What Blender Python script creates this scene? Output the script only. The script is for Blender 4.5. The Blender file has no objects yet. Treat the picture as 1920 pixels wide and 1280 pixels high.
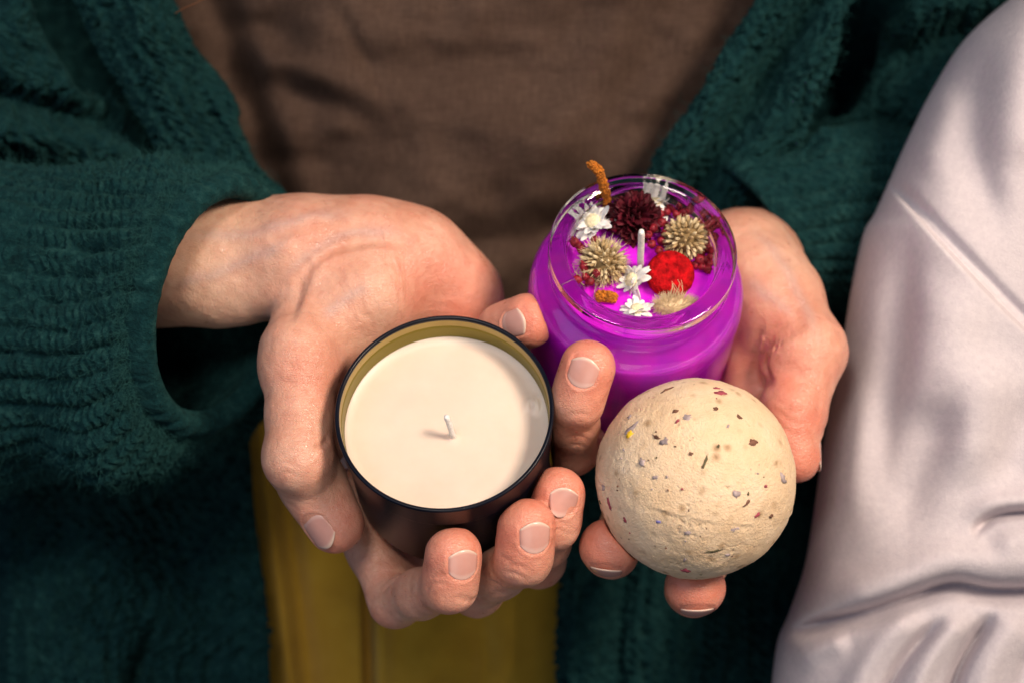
import bpy, math, random
import numpy as np
from mathutils import Vector, Matrix

# ------------------------------------------------------------------ frame
# Everything is measured in millimetres in a frame (u right, v up, w towards the viewer)
# and then turned into the world, where z is up and the person stands facing -y.
D = 470.0                     # focus distance of the camera
FL = 50.0
SENS = 36.0
ELEV = math.radians(50)
RU = np.array([1.0, 0, 0])
RV = np.array([0, math.sin(ELEV), math.cos(ELEV)])
RW = np.array([0, -math.cos(ELEV), math.sin(ELEV)])
ORG = np.array([0, 0, 1.05])
C = bpy.context.scene.collection
rng = np.random.default_rng(7)
random.seed(7)

def W(p):
    p = np.asarray(p, float)
    return ORG + 0.001 * (p[..., 0:1] * RU + p[..., 1:2] * RV + p[..., 2:3] * RW)

def P(px, py, w=0.0):
    px = np.asarray(px, float); py = np.asarray(py, float); w = np.asarray(w, float)
    s = SENS / FL / 1920.0 * (D - w)
    return np.stack(np.broadcast_arrays((px - 960) * s, -(py - 640) * s, w), -1)

def unit(v):
    v = np.asarray(v, float)
    return v / (np.linalg.norm(v) + 1e-12)

# ------------------------------------------------------------------ noise
def vnoise(p, seed=0):
    p = np.asarray(p, float)
    i = np.floor(p).astype(np.int64); f = p - i
    f = f * f * (3 - 2 * f)
    def h(a, b, c):
        n = (a * 374761393 + b * 668265263 + c * 2147483647 + seed * 974711) & 0xffffffff
        n = ((n ^ (n >> 13)) * 1274126177) & 0xffffffff
        n = n ^ (n >> 16)
        return (n & 0xffff) / 65535.0 * 2 - 1
    r = 0
    for dx in (0, 1):
        for dy in (0, 1):
            for dz in (0, 1):
                wgt = (f[..., 0] if dx else 1 - f[..., 0]) * (f[..., 1] if dy else 1 - f[..., 1]) * (f[..., 2] if dz else 1 - f[..., 2])
                r = r + wgt * h(i[..., 0] + dx, i[..., 1] + dy, i[..., 2] + dz)
    return r

def fbm(p, octaves=3, seed=0):
    r = 0; a = 1.0; q = np.asarray(p, float)
    for o in range(octaves):
        r = r + a * vnoise(q, seed + o * 17); q = q * 2.03 + 5.1; a *= 0.5
    return r

# ------------------------------------------------------------------ object helpers
def tag(o, label=None, cat=None, group=None, kind=None):
    if label: o['label'] = label
    if cat: o['category'] = cat
    if group: o['group'] = group
    if kind: o['kind'] = kind
    return o

ROOT_LOC = {}
def thing(name, label, cat, base, group=None):
    o = bpy.data.objects.new(name, None)
    o.empty_display_size = 0.02
    C.objects.link(o)
    loc = W(base); o.location = loc
    ROOT_LOC[o.name] = loc
    return tag(o, label, cat, group)

def base_of(o):
    while o.parent is not None: o = o.parent
    return ROOT_LOC[o.name]

def obj(name, verts, faces, mats, parent=None, smooth=True, mat_idx=None, origin=None, attrs=None, label=None):
    """verts in the uvw frame -> one mesh object"""
    wv = W(np.asarray(verts, float).reshape(-1, 3))
    if parent is not None: off = base_of(parent)
    else: off = W(origin if origin is not None else np.asarray(verts).mean(0))
    me = bpy.data.meshes.new(name)
    v = (wv - off).astype(np.float32)
    if isinstance(faces, np.ndarray) and faces.ndim == 2:
        n, k = faces.shape
        me.vertices.add(len(v)); me.vertices.foreach_set('co', v.ravel())
        me.loops.add(n * k); me.loops.foreach_set('vertex_index', faces.astype(np.int32).ravel())
        me.polygons.add(n)
        me.polygons.foreach_set('loop_start', np.arange(0, n * k, k, dtype=np.int32))
        me.update(calc_edges=True)
    else:
        me.from_pydata([tuple(x) for x in v], [], [tuple(int(i) for i in f) for f in faces])
        me.update()
    if not isinstance(mats, (list, tuple)): mats = [mats]
    for m in mats: me.materials.append(m)
    if mat_idx is not None: me.polygons.foreach_set('material_index', np.asarray(mat_idx, np.int32))
    me.polygons.foreach_set('use_smooth', np.full(len(me.polygons), bool(smooth)))
    if attrs:
        for k, a in attrs.items():
            a = np.asarray(a, np.float32)
            if a.ndim == 1:
                at = me.attributes.new(k, 'FLOAT', 'POINT'); at.data.foreach_set('value', a)
            else:
                at = me.attributes.new(k, 'FLOAT_VECTOR', 'POINT'); at.data.foreach_set('vector', a.ravel())
    me.update()
    o = bpy.data.objects.new(name, me)
    C.objects.link(o)
    if parent is not None: o.parent = parent
    else:
        o.location = off; ROOT_LOC[o.name] = off
    if label: o['label'] = label
    return o

class MB:
    def __init__(s): s.v = []; s.f = []; s.m = []; s.n = 0
    def add(s, v, f, mi=0):
        v = np.asarray(v, float).reshape(-1, 3)
        s.v.append(v)
        for q in f: s.f.append(tuple(int(i) + s.n for i in q)); s.m.append(mi)
        s.n += len(v)
    def build(s, name, mats, parent=None, **k):
        return obj(name, np.concatenate(s.v), s.f, mats, parent, mat_idx=s.m, **k)

def frame(ez, hint=(1, 0, 0)):
    ez = unit(ez); ex = np.asarray(hint, float); ex = unit(ex - ez * ex.dot(ez)); ey = np.cross(ez, ex)
    return ex, ey, ez

def lathe(profile, n=128, closed=False):
    """profile (r, z) list -> verts, quad faces (axis z)"""
    pr = np.asarray(profile, float); m = len(pr)
    th = np.linspace(0, 2 * np.pi, n, endpoint=False)
    v = np.stack([pr[:, None, 0] * np.cos(th), pr[:, None, 0] * np.sin(th), np.repeat(pr[:, 1:2], n, 1)], -1).reshape(-1, 3)
    f = []
    for i in range(m - 1 if not closed else m):
        a = i * n; b = ((i + 1) % m) * n
        j = np.arange(n); k = (j + 1) % n
        f.append(np.stack([a + j, a + k, b + k, b + j], -1))
    return v, np.concatenate(f)

def place(v, origin, fr):
    return np.asarray(origin) + v[:, 0:1] * fr[0] + v[:, 1:2] * fr[1] + v[:, 2:3] * fr[2]

def rounded(pts, r=0.6, k=4):
    """round the corners of a profile polyline"""
    pts = [np.asarray(p, float) for p in pts]; out = [pts[0]]
    for a, b, c in zip(pts[:-2], pts[1:-1], pts[2:]):
        la, lc = np.linalg.norm(a - b), np.linalg.norm(c - b)
        q = min(r, la * .45, lc * .45)
        s, e = b + (a - b) / la * q, b + (c - b) / lc * q
        for t in np.linspace(0, 1, k):
            out.append((1 - t) ** 2 * s + 2 * t * (1 - t) * b + t * t * e)
    out.append(pts[-1])
    return out

def tube(pts, rad, n=10, caps=True):
    pts = np.asarray(pts, float); m = len(pts)
    rad = np.broadcast_to(np.asarray(rad, float), (m,))
    tg = np.gradient(pts, axis=0); tg /= np.linalg.norm(tg, axis=1)[:, None] + 1e-9
    h = np.array([0.3, 0.5, 0.8]); 
    if abs(unit(tg[0]).dot(unit(h))) > .95: h = np.array([1, 0, 0.])
    vs = []
    x = unit(h - tg[0] * h.dot(tg[0]))
    th = np.linspace(0, 2 * np.pi, n, endpoint=False)
    for i in range(m):
        x = unit(x - tg[i] * x.dot(tg[i])); y = np.cross(tg[i], x)
        vs.append(pts[i] + rad[i] * (np.cos(th)[:, None] * x + np.sin(th)[:, None] * y))
    f = []
    for i in range(m - 1):
        for j in range(n):
            k = (j + 1) % n
            f.append((i * n + j, i * n + k, (i + 1) * n + k, (i + 1) * n + j))
    if caps:
        f.append(tuple(range(n))[::-1]); f.append(tuple((m - 1) * n + j for j in range(n)))
    return np.concatenate(vs), f

def spline(pts, n=24):
    pts = np.asarray(pts, float)
    q = np.concatenate([[2 * pts[0] - pts[1]], pts, [2 * pts[-1] - pts[-2]]])
    out = []
    for i in range(1, len(q) - 2):
        for t in np.linspace(0, 1, n, endpoint=False):
            a, b, c, d = q[i - 1], q[i], q[i + 1], q[i + 2]
            out.append(.5 * ((2 * b) + (c - a) * t + (2 * a - 5 * b + 4 * c - d) * t * t + (3 * b - a - 3 * c + d) * t ** 3))
    out.append(pts[-1])
    return np.array(out)

def ico(sub=3):
    import bmesh
    bm = bmesh.new(); bmesh.ops.create_icosphere(bm, subdivisions=sub, radius=1)
    v = np.array([x.co[:] for x in bm.verts]); f = [tuple(q.index for q in p.verts) for p in bm.faces]
    bm.free(); return v, f

# ------------------------------------------------------------------ signed distance sculpting
class Field:
    def __init__(s, lo, hi, h):
        s.lo = np.asarray(lo, float); s.h = h
        s.n = np.ceil((np.asarray(hi, float) - s.lo) / h).astype(int) + 1
    def new(s): return np.full(tuple(s.n), 60.0, np.float32)
    def box(s, lo, hi):
        a = np.clip(np.floor((np.asarray(lo) - s.lo) / s.h).astype(int), 0, s.n)
        b = np.clip(np.ceil((np.asarray(hi) - s.lo) / s.h).astype(int) + 1, 0, s.n)
        return tuple(slice(i, j) for i, j in zip(a, b))
    def pts(s, sl):
        ax = [(s.lo[i] + s.h * np.arange(sl[i].start, sl[i].stop)).astype(np.float32) for i in range(3)]
        return np.stack(np.meshgrid(*ax, indexing='ij'), -1)

def smin(a, b, k):
    if k <= 0: return np.minimum(a, b)
    h = np.maximum(k - np.abs(a - b), 0) / k
    return np.minimum(a, b) - h * h * k * .25

def cone_d(p, a, b, ra, rb, flat=None, fs=1.0):
    a = np.asarray(a, np.float32); b = np.asarray(b, np.float32)
    ab = b - a; L2 = float(ab.dot(ab)) + 1e-9
    q = p - a
    t = np.clip((q @ ab) / L2, 0, 1)
    o = q - t[..., None] * ab
    d2 = (o * o).sum(-1)
    if flat is not None:
        c = o @ np.asarray(flat, np.float32)
        d2 = d2 + c * c * (1 / fs ** 2 - 1)
    return np.sqrt(d2) - (ra + t * (rb - ra))

def add_cone(F, g, a, b, ra, rb, k=3.0, flat=None, fs=1.0):
    m = max(ra, rb) * max(1, fs) + k + 3
    sl = F.box(np.minimum(a, b) - m, np.maximum(a, b) + m)
    if any(x.stop <= x.start for x in sl): return
    d = cone_d(F.pts(sl), a, b, ra, rb, flat, fs)
    g[sl] = smin(g[sl], d, k)

def surface_nets(g, lo, h):
    s = g < 0
    n = np.array(g.shape)
    cnt = np.zeros(tuple(n - 1), np.int8)
    for dx in (0, 1):
        for dy in (0, 1):
            for dz in (0, 1):
                cnt += s[dx:n[0] - 1 + dx, dy:n[1] - 1 + dy, dz:n[2] - 1 + dz]
    act = (cnt > 0) & (cnt < 8)
    idx = -np.ones(act.shape, np.int64)
    ijk = np.argwhere(act)
    idx[act] = np.arange(len(ijk))
    acc = np.zeros((len(ijk), 3)); c = np.zeros(len(ijk))
    corner = [(a, b, d) for a in (0, 1) for b in (0, 1) for d in (0, 1)]
    val = {q: g[ijk[:, 0] + q[0], ijk[:, 1] + q[1], ijk[:, 2] + q[2]].astype(float) for q in corner}
    for q in corner:
        for ax in range(3):
            if q[ax]: continue
            r = list(q); r[ax] = 1; r = tuple(r)
            va, vb = val[q], val[r]
            m = (va < 0) != (vb < 0)
            t = np.where(m, va / np.where(m, va - vb, 1), 0)
            for k in range(3):
                acc[:, k] += np.where(m, q[k] + (t if k == ax else 0), 0)
            c += m
    v = lo + h * (ijk + acc / c[:, None])
    faces = []
    for ax in range(3):
        sl0 = [slice(None)] * 3; sl1 = [slice(None)] * 3
        sl0[ax] = slice(0, -1); sl1[ax] = slice(1, None)
        ch = s[tuple(sl0)] != s[tuple(sl1)]
        e = np.argwhere(ch)
        o1, o2 = [(1, 2), (2, 0), (0, 1)][ax]
        ok = (e[:, o1] > 0) & (e[:, o2] > 0) & (e[:, o1] < n[o1] - 1) & (e[:, o2] < n[o2] - 1)
        e = e[ok]
        ins = s[e[:, 0], e[:, 1], e[:, 2]]
        def at(d1, d2):
            q = e.copy(); q[:, o1] += d1; q[:, o2] += d2
            return idx[q[:, 0], q[:, 1], q[:, 2]]
        f = np.stack([at(-1, -1), at(0, -1), at(0, 0), at(-1, 0)], -1)
        f[~ins] = f[~ins][:, ::-1]
        faces.append(f)
    return v, np.concatenate(faces)

def grad_normals(v, f):
    a, b, c, d = (v[f[:, i]] for i in range(4))
    fn = np.cross(c - a, d - b)
    n = np.zeros_like(v)
    for i in range(4): np.add.at(n, f[:, i], fn)
    return n / (np.linalg.norm(n, axis=1)[:, None] + 1e-12)

def project_front(v, n, px, py):
    """surface points seen at the given picture positions"""
    s = SENS / FL / 1920.0 * (D - v[:, 2])
    vx = v[:, 0] / s + 960; vy = 640 - v[:, 1] / s
    view = unit_rows(np.array([0, 0, D]) - v)
    fr = (n * view).sum(1) > 0.05
    out = []
    for x, y in zip(px, py):
        d2 = (vx - x) ** 2 + (vy - y) ** 2
        m = fr & (d2 < 6 ** 2)
        if not m.any():
            m = fr & (d2 < d2[fr].min() + 9)
        c = np.where(m)[0]
        out.append(v[c[np.argmax(v[c, 2])]])
    return np.array(out)

def unit_rows(a): return a / (np.linalg.norm(a, axis=1)[:, None] + 1e-12)

def stroke(v, f, path, depth, width, taper=True, n=40):
    """press (depth > 0) or raise a line into a surface along a picture path"""
    nn = grad_normals(v, f)
    pts = spline(np.array(path, float), max(4, n // (len(path) - 1)))
    s3 = project_front(v, nn, pts[:, 0], pts[:, 1])
    m = len(s3)
    lo, hi = s3.min(0) - 3 * width, s3.max(0) + 3 * width
    sel = np.where(((v > lo) & (v < hi)).all(1))[0]
    best = np.full(len(sel), 1e9); amp = np.zeros(len(sel))
    for i in range(m - 1):
        a, b = s3[i], s3[i + 1]
        if np.linalg.norm(b - a) > 12: continue
        ab = b - a; q = v[sel] - a
        t = np.clip(q @ ab / (ab.dot(ab) + 1e-9), 0, 1)
        d = np.linalg.norm(q - t[:, None] * ab, axis=1)
        tt = (i + t) / (m - 1)
        am = np.sin(np.pi * np.clip(tt, 0.02, .98)) ** .6 if taper else np.ones_like(tt)
        better = d < best
        best = np.where(better, d, best); amp = np.where(better, am, amp)
    k = np.exp(-(best / width) ** 2) * amp * depth
    v[sel] -= nn[sel] * k[:, None]
    return v

def line_d(X, Y, path):
    """signed distance (left of travel > 0) and position along a smoothed picture path"""
    pts = spline(np.array(path, float), 8); best = np.full(X.shape, 1e9); sg = np.zeros(X.shape); tt = np.zeros(X.shape)
    L = np.concatenate([[0], np.cumsum(np.linalg.norm(np.diff(pts, axis=0), axis=1))])
    for i in range(len(pts) - 1):
        a, b = pts[i], pts[i + 1]; d = b - a; l2 = d @ d + 1e-9
        t = np.clip(((X - a[0]) * d[0] + (Y - a[1]) * d[1]) / l2, 0, 1)
        qx, qy = X - a[0] - t * d[0], Y - a[1] - t * d[1]; r = np.hypot(qx, qy)
        m = r < best
        best = np.where(m, r, best); sg = np.where(m, np.sign(d[0] * qy - d[1] * qx), sg); tt = np.where(m, (L[i] + t * (L[i + 1] - L[i])) / L[-1], tt)
    return best, sg, tt
def fold(X, Y, path, h, width, ends=.25, skew=1.0):
    """a rounded fold (h > 0) or valley (h < 0); skew widens the side to the right of travel"""
    d, s, t = line_d(X, Y, path)
    e = np.clip(t / ends, 0, 1) * np.clip((1 - t) / ends, 0, 1) if ends > 0 else 1
    e = e * e * (3 - 2 * e) if ends > 0 else 1
    wd = np.where(s > 0, width * skew, width)
    return h * e * np.exp(-(d / wd) ** 2)
def lap(X, Y, path, h, soft, decay, ends=.06):
    """one layer lying over another: a step up on the right of travel that fades away over decay"""
    d, s, t = line_d(X, Y, path); sd = d * s
    e = np.clip(t / ends, 0, 1)
    return h * e * (.5 + .5 * np.tanh(sd / soft)) * np.exp(-np.maximum(sd, 0) / decay)

# ------------------------------------------------------------------ materials
class NT:
    def __init__(s, name):
        s.m = bpy.data.materials.new(name); s.m.use_nodes = True
        s.t = s.m.node_tree; s.n = s.t.nodes; s.l = s.t.links
        s.b = s.n['Principled BSDF']
    def node(s, t, **k):
        x = s.n.new(t)
        for a, b in k.items():
            setattr(x, a, b)
        return x
    def link(s, a, b): s.l.new(a, b)
    def set(s, **k):
        for a, b in k.items():
            a = a.replace('_', ' ')
            if isinstance(b, tuple) and len(b) == 3 and a != 'Subsurface Radius': b = b + (1,)
            s.b.inputs[a].default_value = b
    def coord(s, kind='Object'):
        return s.node('ShaderNodeTexCoord').outputs[kind]
    def attr(s, name, out='Fac'):
        a = s.node('ShaderNodeAttribute'); a.attribute_name = name; return a.outputs[out]
    def noise(s, scale, detail=4, rough=.55, vec=None, dist=0):
        x = s.node('ShaderNodeTexNoise'); x.inputs['Scale'].default_value = scale
        x.inputs['Detail'].default_value = detail; x.inputs['Roughness'].default_value = rough
        x.inputs['Distortion'].default_value = dist
        s.link(vec if vec is not None else s.coord(), x.inputs['Vector']); return x.outputs['Fac']
    def voro(s, scale, vec=None, feature='F1', out='Distance', rand=1.0):
        x = s.node('ShaderNodeTexVoronoi'); x.feature = feature; x.inputs['Scale'].default_value = scale
        x.inputs['Randomness'].default_value = rand
        s.link(vec if vec is not None else s.coord(), x.inputs['Vector']); return x.outputs[out]
    def ramp(s, fac, stops):
        r = s.node('ShaderNodeValToRGB'); e = r.color_ramp.elements
        while len(e) < len(stops): e.new(.5)
        for q, (p, c) in zip(e, stops):
            q.position = p; q.color = tuple(c) + (1,) if len(c) == 3 else c
        s.link(fac, r.inputs['Fac']); return r.outputs['Color']
    def mix(s, fac, a, b, mode='MIX'):
        x = s.node('ShaderNodeMix', data_type='RGBA', blend_type=mode)
        for i, q in ((0, fac), (6, a), (7, b)):
            if hasattr(q, 'is_linked'): s.link(q, x.inputs[i])
            elif isinstance(q, (int, float)): x.inputs[i].default_value = q
            else: x.inputs[i].default_value = tuple(q) + (1,)
        return x.outputs[2]
    def math(s, op, a, b=None, clamp=False):
        x = s.node('ShaderNodeMath', operation=op); x.use_clamp = clamp
        for i, q in ((0, a), (1, b)):
            if q is None: continue
            if hasattr(q, 'is_linked'): s.link(q, x.inputs[i])
            else: x.inputs[i].default_value = q
        return x.outputs[0]
    def bump(s, height, dist=.0005, strength=1.0, chain=None):
        x = s.node('ShaderNodeBump'); x.inputs['Distance'].default_value = dist; x.inputs['Strength'].default_value = strength
        s.link(height, x.inputs['Height'])
        if chain is not None: s.link(chain, x.inputs['Normal'])
        return x.outputs['Normal']
    def normal(s, n): s.link(n, s.b.inputs['Normal'])
    def color(s, c): s.link(c, s.b.inputs['Base Color'])

def mat_skin():
    t = NT('skin')
    red = t.attr('redness'); pale = t.attr('pallor')
    n1 = t.noise(55, 5, .6); n2 = t.noise(260, 4, .6); n3 = t.noise(900, 2, .5)
    base = t.ramp(n1, [(.3, (.60, .29, .195)), (.5, (.68, .375, .265)), (.72, (.74, .45, .335))])
    base = t.mix(t.math('MULTIPLY', red, .85, True), base, (.70, .19, .125))
    base = t.mix(t.math('MULTIPLY', pale, .8, True), base, (.70, .49, .355))
    base = t.mix(t.math('MULTIPLY', t.attr('vein'), .42), base, (.44, .33, .32))
    blot = t.ramp(n2, [(.38, (.86, .72, .70)), (.6, (1, 1, 1))])
    base = t.mix(.45, base, blot, 'MULTIPLY')
    t.color(base)
    t.set(Roughness=.44, Subsurface_Weight=.20, Subsurface_Radius=(1.0, .30, .14), Subsurface_Scale=.004)
    t.b.inputs['Specular IOR Level'].default_value = .5
    r = t.ramp(n2, [(.3, (.25,) * 3), (.7, (.42,) * 3)]); t.link(r, t.b.inputs['Roughness'])
    # fine skin relief: cell lines stretched a little across, pores, soft undulation
    mp = t.node('ShaderNodeMapping'); mp.inputs['Scale'].default_value = (1, 1.6, 1.25); mp.inputs['Rotation'].default_value = (.3, .5, .6)
    t.link(t.coord(), mp.inputs['Vector'])
    v1 = t.voro(1050, mp.outputs[0], 'DISTANCE_TO_EDGE'); v1 = t.math('MINIMUM', v1, .22)
    v2 = t.voro(520, mp.outputs[0], 'DISTANCE_TO_EDGE'); v2 = t.math('MINIMUM', v2, .10)
    hgt = t.math('ADD', v1, t.math('MULTIPLY', v2, 2.2))
    mc = t.node('ShaderNodeMapping'); mc.inputs['Scale'].default_value = (1, 2.6, 1.4); mc.inputs['Rotation'].default_value = (.2, .1, -.5)
    t.link(t.coord(), mc.inputs['Vector'])
    wob = t.node('ShaderNodeVectorMath', operation='ADD'); t.link(mc.outputs[0], wob.inputs[0])
    nv = t.node('ShaderNodeTexNoise'); nv.inputs['Scale'].default_value = 120; t.link(t.coord(), nv.inputs['Vector'])
    sc_ = t.node('ShaderNodeVectorMath', operation='SCALE'); t.link(nv.outputs['Color'], sc_.inputs[0]); sc_.inputs['Scale'].default_value = .006
    t.link(sc_.outputs[0], wob.inputs[1])
    v3 = t.math('MINIMUM', t.voro(150, wob.outputs[0], 'DISTANCE_TO_EDGE'), .045)
    gate = t.ramp(t.noise(70, 2), [(.42, (0, 0, 0)), (.6, (1, 1, 1))])
    hgt = t.math('ADD', hgt, t.math('MULTIPLY', t.math('MULTIPLY', v3, gate), 7.0))
    nb = t.bump(hgt, .00042, .6)
    nb = t.bump(t.noise(170, 3), .0012, .38, nb)
    t.normal(nb)
    return t.m

def mat_nail():
    t = NT('fingernail')
    a = t.attr('along')
    streak = t.noise(300, 2)
    c = t.ramp(a, [(0, (.74, .48, .42)), (.12, (.72, .45, .39)), (.24, (.62, .32, .27)), (.88, (.62, .33, .28)), (.95, (.70, .49, .40)), (1, (.74, .57, .47))])
    c = t.mix(.3, c, t.ramp(streak, [(.3, (.85, .8, .8)), (.7, (1, 1, 1))]), 'MULTIPLY')
    t.color(c)
    t.set(Roughness=.27, Subsurface_Weight=.12, Subsurface_Radius=(1, .4, .3), Subsurface_Scale=.0015)
    t.b.inputs['Specular IOR Level'].default_value = .5
    t.normal(t.bump(t.noise(120, 2), .0006, .25))
    return t.m

def mat_simple(name, col, rough=.5, metal=0., sss=0., scale=.002, noise=None, bump=None, sheen=0., spec=.5, var=.25):
    t = NT(name)
    if noise:
        n = t.noise(noise, 4)
        lo = tuple(max(0, c * (1 - var)) for c in col); hi = tuple(min(1, c * (1 + var)) for c in col)
        t.color(t.ramp(n, [(.3, lo), (.7, hi)]))
    else: t.set(Base_Color=col)
    t.set(Roughness=rough, Metallic=metal)
    t.b.inputs['Specular IOR Level'].default_value = spec
    if sss: t.set(Subsurface_Weight=sss, Subsurface_Radius=(1, .6, .4), Subsurface_Scale=scale)
    if sheen: t.set(Sheen_Weight=sheen, Sheen_Roughness=.5)
    if bump: t.normal(t.bump(t.noise(bump[0], 4), bump[1], bump[2]))
    return t.m

def mat_knit():
    t = NT('teal_mohair_knit')
    k = t.attr('relief')
    n = t.noise(230, 5, .7); n2 = t.noise(45, 3)
    c = t.ramp(n, [(.32, (.0015, .010, .011)), (.52, (.005, .033, .034)), (.72, (.023, .078, .072))])
    c = t.mix(t.math('MULTIPLY', n2, .5), c, (.004, .030, .040))
    t.color(c)
    t.set(Roughness=.95, Sheen_Weight=.10, Sheen_Roughness=.6); t.b.inputs['Specular IOR Level'].default_value = .08
    t.b.inputs['Sheen Tint'].default_value = (.15, .45, .42, 1)
    nb = t.bump(t.noise(420, 4, .7), .0022, .9)
    nb = t.bump(n, .003, .6, nb)
    t.normal(nb)
    return t.m

def mat_fuzz():
    t = NT('mohair_fuzz'); t.set(Base_Color=(.022, .085, .080), Roughness=.8); t.b.inputs['Specular IOR Level'].default_value = .1
    return t.m

def weave(t, uvname, sx, sy, dist, strength):
    uv = t.attr(uvname, 'Vector')
    sep = t.node('ShaderNodeSeparateXYZ'); t.link(uv, sep.inputs[0])
    jx = t.math('MULTIPLY', t.noise(90, 2), 2.5); 
    a = t.math('SINE', t.math('ADD', t.math('MULTIPLY', sep.outputs[0], sx), jx))
    b = t.math('SINE', t.math('ADD', t.math('MULTIPLY', sep.outputs[1], sy), jx))
    return a, b, t.bump(t.math('MULTIPLY', a, b), dist, strength)

def mat_linen():
    t = NT('brown_linen')
    a, b, nb = weave(t, 'cloth_mm', 7.0, 7.0, .0004, .35)
    mp = t.node('ShaderNodeMapping'); mp.inputs['Scale'].default_value = (9, 1, 1); t.link(t.coord(), mp.inputs['Vector'])
    mq = t.node('ShaderNodeMapping'); mq.inputs['Scale'].default_value = (1, 8, 8); t.link(t.coord(), mq.inputs['Vector'])
    n = t.math('ADD', t.math('MULTIPLY', t.noise(130, 4, .6, mp.outputs[0]), .5), t.math('MULTIPLY', t.noise(130, 4, .6, mq.outputs[0]), .5))
    c = t.ramp(n, [(.34, (.058, .035, .025)), (.5, (.078, .048, .035)), (.66, (.102, .065, .048))])
    big = t.noise(14, 4, .6)
    c = t.mix(.6, c, t.ramp(big, [(.35, (.55, .5, .48)), (.65, (1.1, 1.1, 1.1))]), 'MULTIPLY')
    t.color(c); t.set(Roughness=.85); t.b.inputs['Specular IOR Level'].default_value = .15
    t.normal(nb)
    return t.m

def mat_mustard():
    t = NT('mustard_cloth')
    n = t.noise(30, 4, .6); a, b, nb = weave(t, 'cloth_mm', 5, 5, .0008, .7)
    c = t.ramp(n, [(.3, (.50, .28, .014)), (.55, (.61, .36, .024)), (.75, (.69, .43, .045))])
    t.color(c); t.set(Roughness=.8, Sheen_Weight=.15); t.b.inputs['Specular IOR Level'].default_value = .15
    t.normal(nb); return t.m

def mat_fleece():
    t = NT('pale_fleece')
    n = t.noise(400, 4, .7); n2 = t.noise(25, 3)
    c = t.ramp(n, [(.3, (.565, .515, .55)), (.7, (.65, .595, .62))])
    t.color(c); t.set(Roughness=.95, Sheen_Weight=0.0, Sheen_Roughness=.6); t.b.inputs['Specular IOR Level'].default_value = .03
    nb = t.bump(t.noise(1300, 3, .7), .0005, .5); nb = t.bump(n, .0004, .2, nb)
    t.normal(nb); return t.m

def mat_tin_out():
    t = NT('black_tin')
    n = t.noise(60, 3); sp = t.voro(430)
    c = t.ramp(n, [(.3, (.002, .003, .008)), (.7, (.004, .006, .013))])
    dust = t.ramp(sp, [(.0, (.5, .48, .45)), (.045, (0, 0, 0))])
    msk = t.ramp(t.noise(70, 1), [(.62, (0, 0, 0)), (.66, (1, 1, 1))])
    d = t.mix(1.0, dust, msk, 'MULTIPLY')
    c = t.mix(1.0, c, d, 'ADD'); t.color(c)
    t.set(Roughness=.30); t.b.inputs['Specular IOR Level'].default_value = .2
    t.normal(t.bump(t.noise(700, 2), .0001, .3))
    return t.m

def mat_tin_in():
    t = NT('gold_lacquered_tin')
    c = t.ramp(t.noise(35, 3), [(.3, (.33, .25, .075)), (.7, (.43, .34, .13))]); t.color(c)
    t.set(Roughness=.38, Metallic=.75); t.normal(t.bump(t.noise(40, 2), .0006, .15)); return t.m

def mat_wax():
    t = NT('cream_wax')
    c = t.ramp(t.noise(70, 4), [(.3, (.73, .585, .48)), (.7, (.77, .635, .53))]); 
    pit = t.ramp(t.voro(260), [(0, (.25, .2, .15)), (.030, (1, 1, 1))])
    msk = t.ramp(t.noise(110, 1), [(.70, (0, 0, 0)), (.72, (1, 1, 1))])
    c = t.mix(msk, c, t.mix(1.0, c, pit, 'MULTIPLY')); t.color(c)
    t.set(Roughness=.42, Subsurface_Weight=.35, Subsurface_Radius=(1, .7, .5), Subsurface_Scale=.006)
    t.normal(t.bump(t.noise(110, 3), .0004, .25)); return t.m

def mat_purple():
    t = NT('purple_wax')
    c = t.ramp(t.noise(28, 3), [(.3, (.66, .007, .74)), (.7, (.80, .012, .80))]); c = t.mix(t.ramp(t.noise(75, 3, .6), [(.42, (0, 0, 0)), (.66, (.55, .55, .55))]), c, (.44, .010, .74)); t.color(c)
    t.set(Roughness=.30, Subsurface_Weight=.6, Subsurface_Radius=(1, .15, 1), Subsurface_Scale=.008)
    t.normal(t.bump(t.noise(60, 3), .0006, .25)); return t.m

def mat_glass():
    t = NT('clear_glass'); t.set(Base_Color=(1, .985, 1), Roughness=.015, IOR=1.46, Transmission_Weight=1.0)
    t.normal(t.bump(t.noise(45, 2), .0004, .12)); return t.m

def mat_bomb():
    t = NT('bath_bomb_powder')
    n = t.noise(60, 5, .65); g = t.noise(700, 4, .7)
    c = t.ramp(n, [(.3, (.74, .53, .33)), (.5, (.81, .61, .405)), (.72, (.86, .69, .50))])
    sp = t.voro(170); sp2 = t.voro(420)
    msk = t.ramp(t.noise(150, 1), [(.44, (0, 0, 0)), (.58, (1, 1, 1))])
    c = t.mix(t.math('MULTIPLY', t.ramp(sp, [(.08, (.85,) * 3), (.34, (0,) * 3)]), msk), c, (.38, .24, .13))
    msk2 = t.ramp(t.noise(210, 1), [(.62, (0, 0, 0)), (.65, (1, 1, 1))])
    c = t.mix(t.math('MULTIPLY', t.ramp(sp2, [(.12, (1,) * 3), (.24, (0,) * 3)]), msk2), c, (.50, .34, .24))
    t.color(c); t.set(Roughness=.9, Subsurface_Weight=.12, Subsurface_Radius=(1, .7, .4), Subsurface_Scale=.002)
    t.b.inputs['Specular IOR Level'].default_value = .15
    nb = t.bump(t.noise(1500, 3, .7), .0006, .9); nb = t.bump(g, .0007, .6, nb); t.normal(nb)
    return t.m

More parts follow.
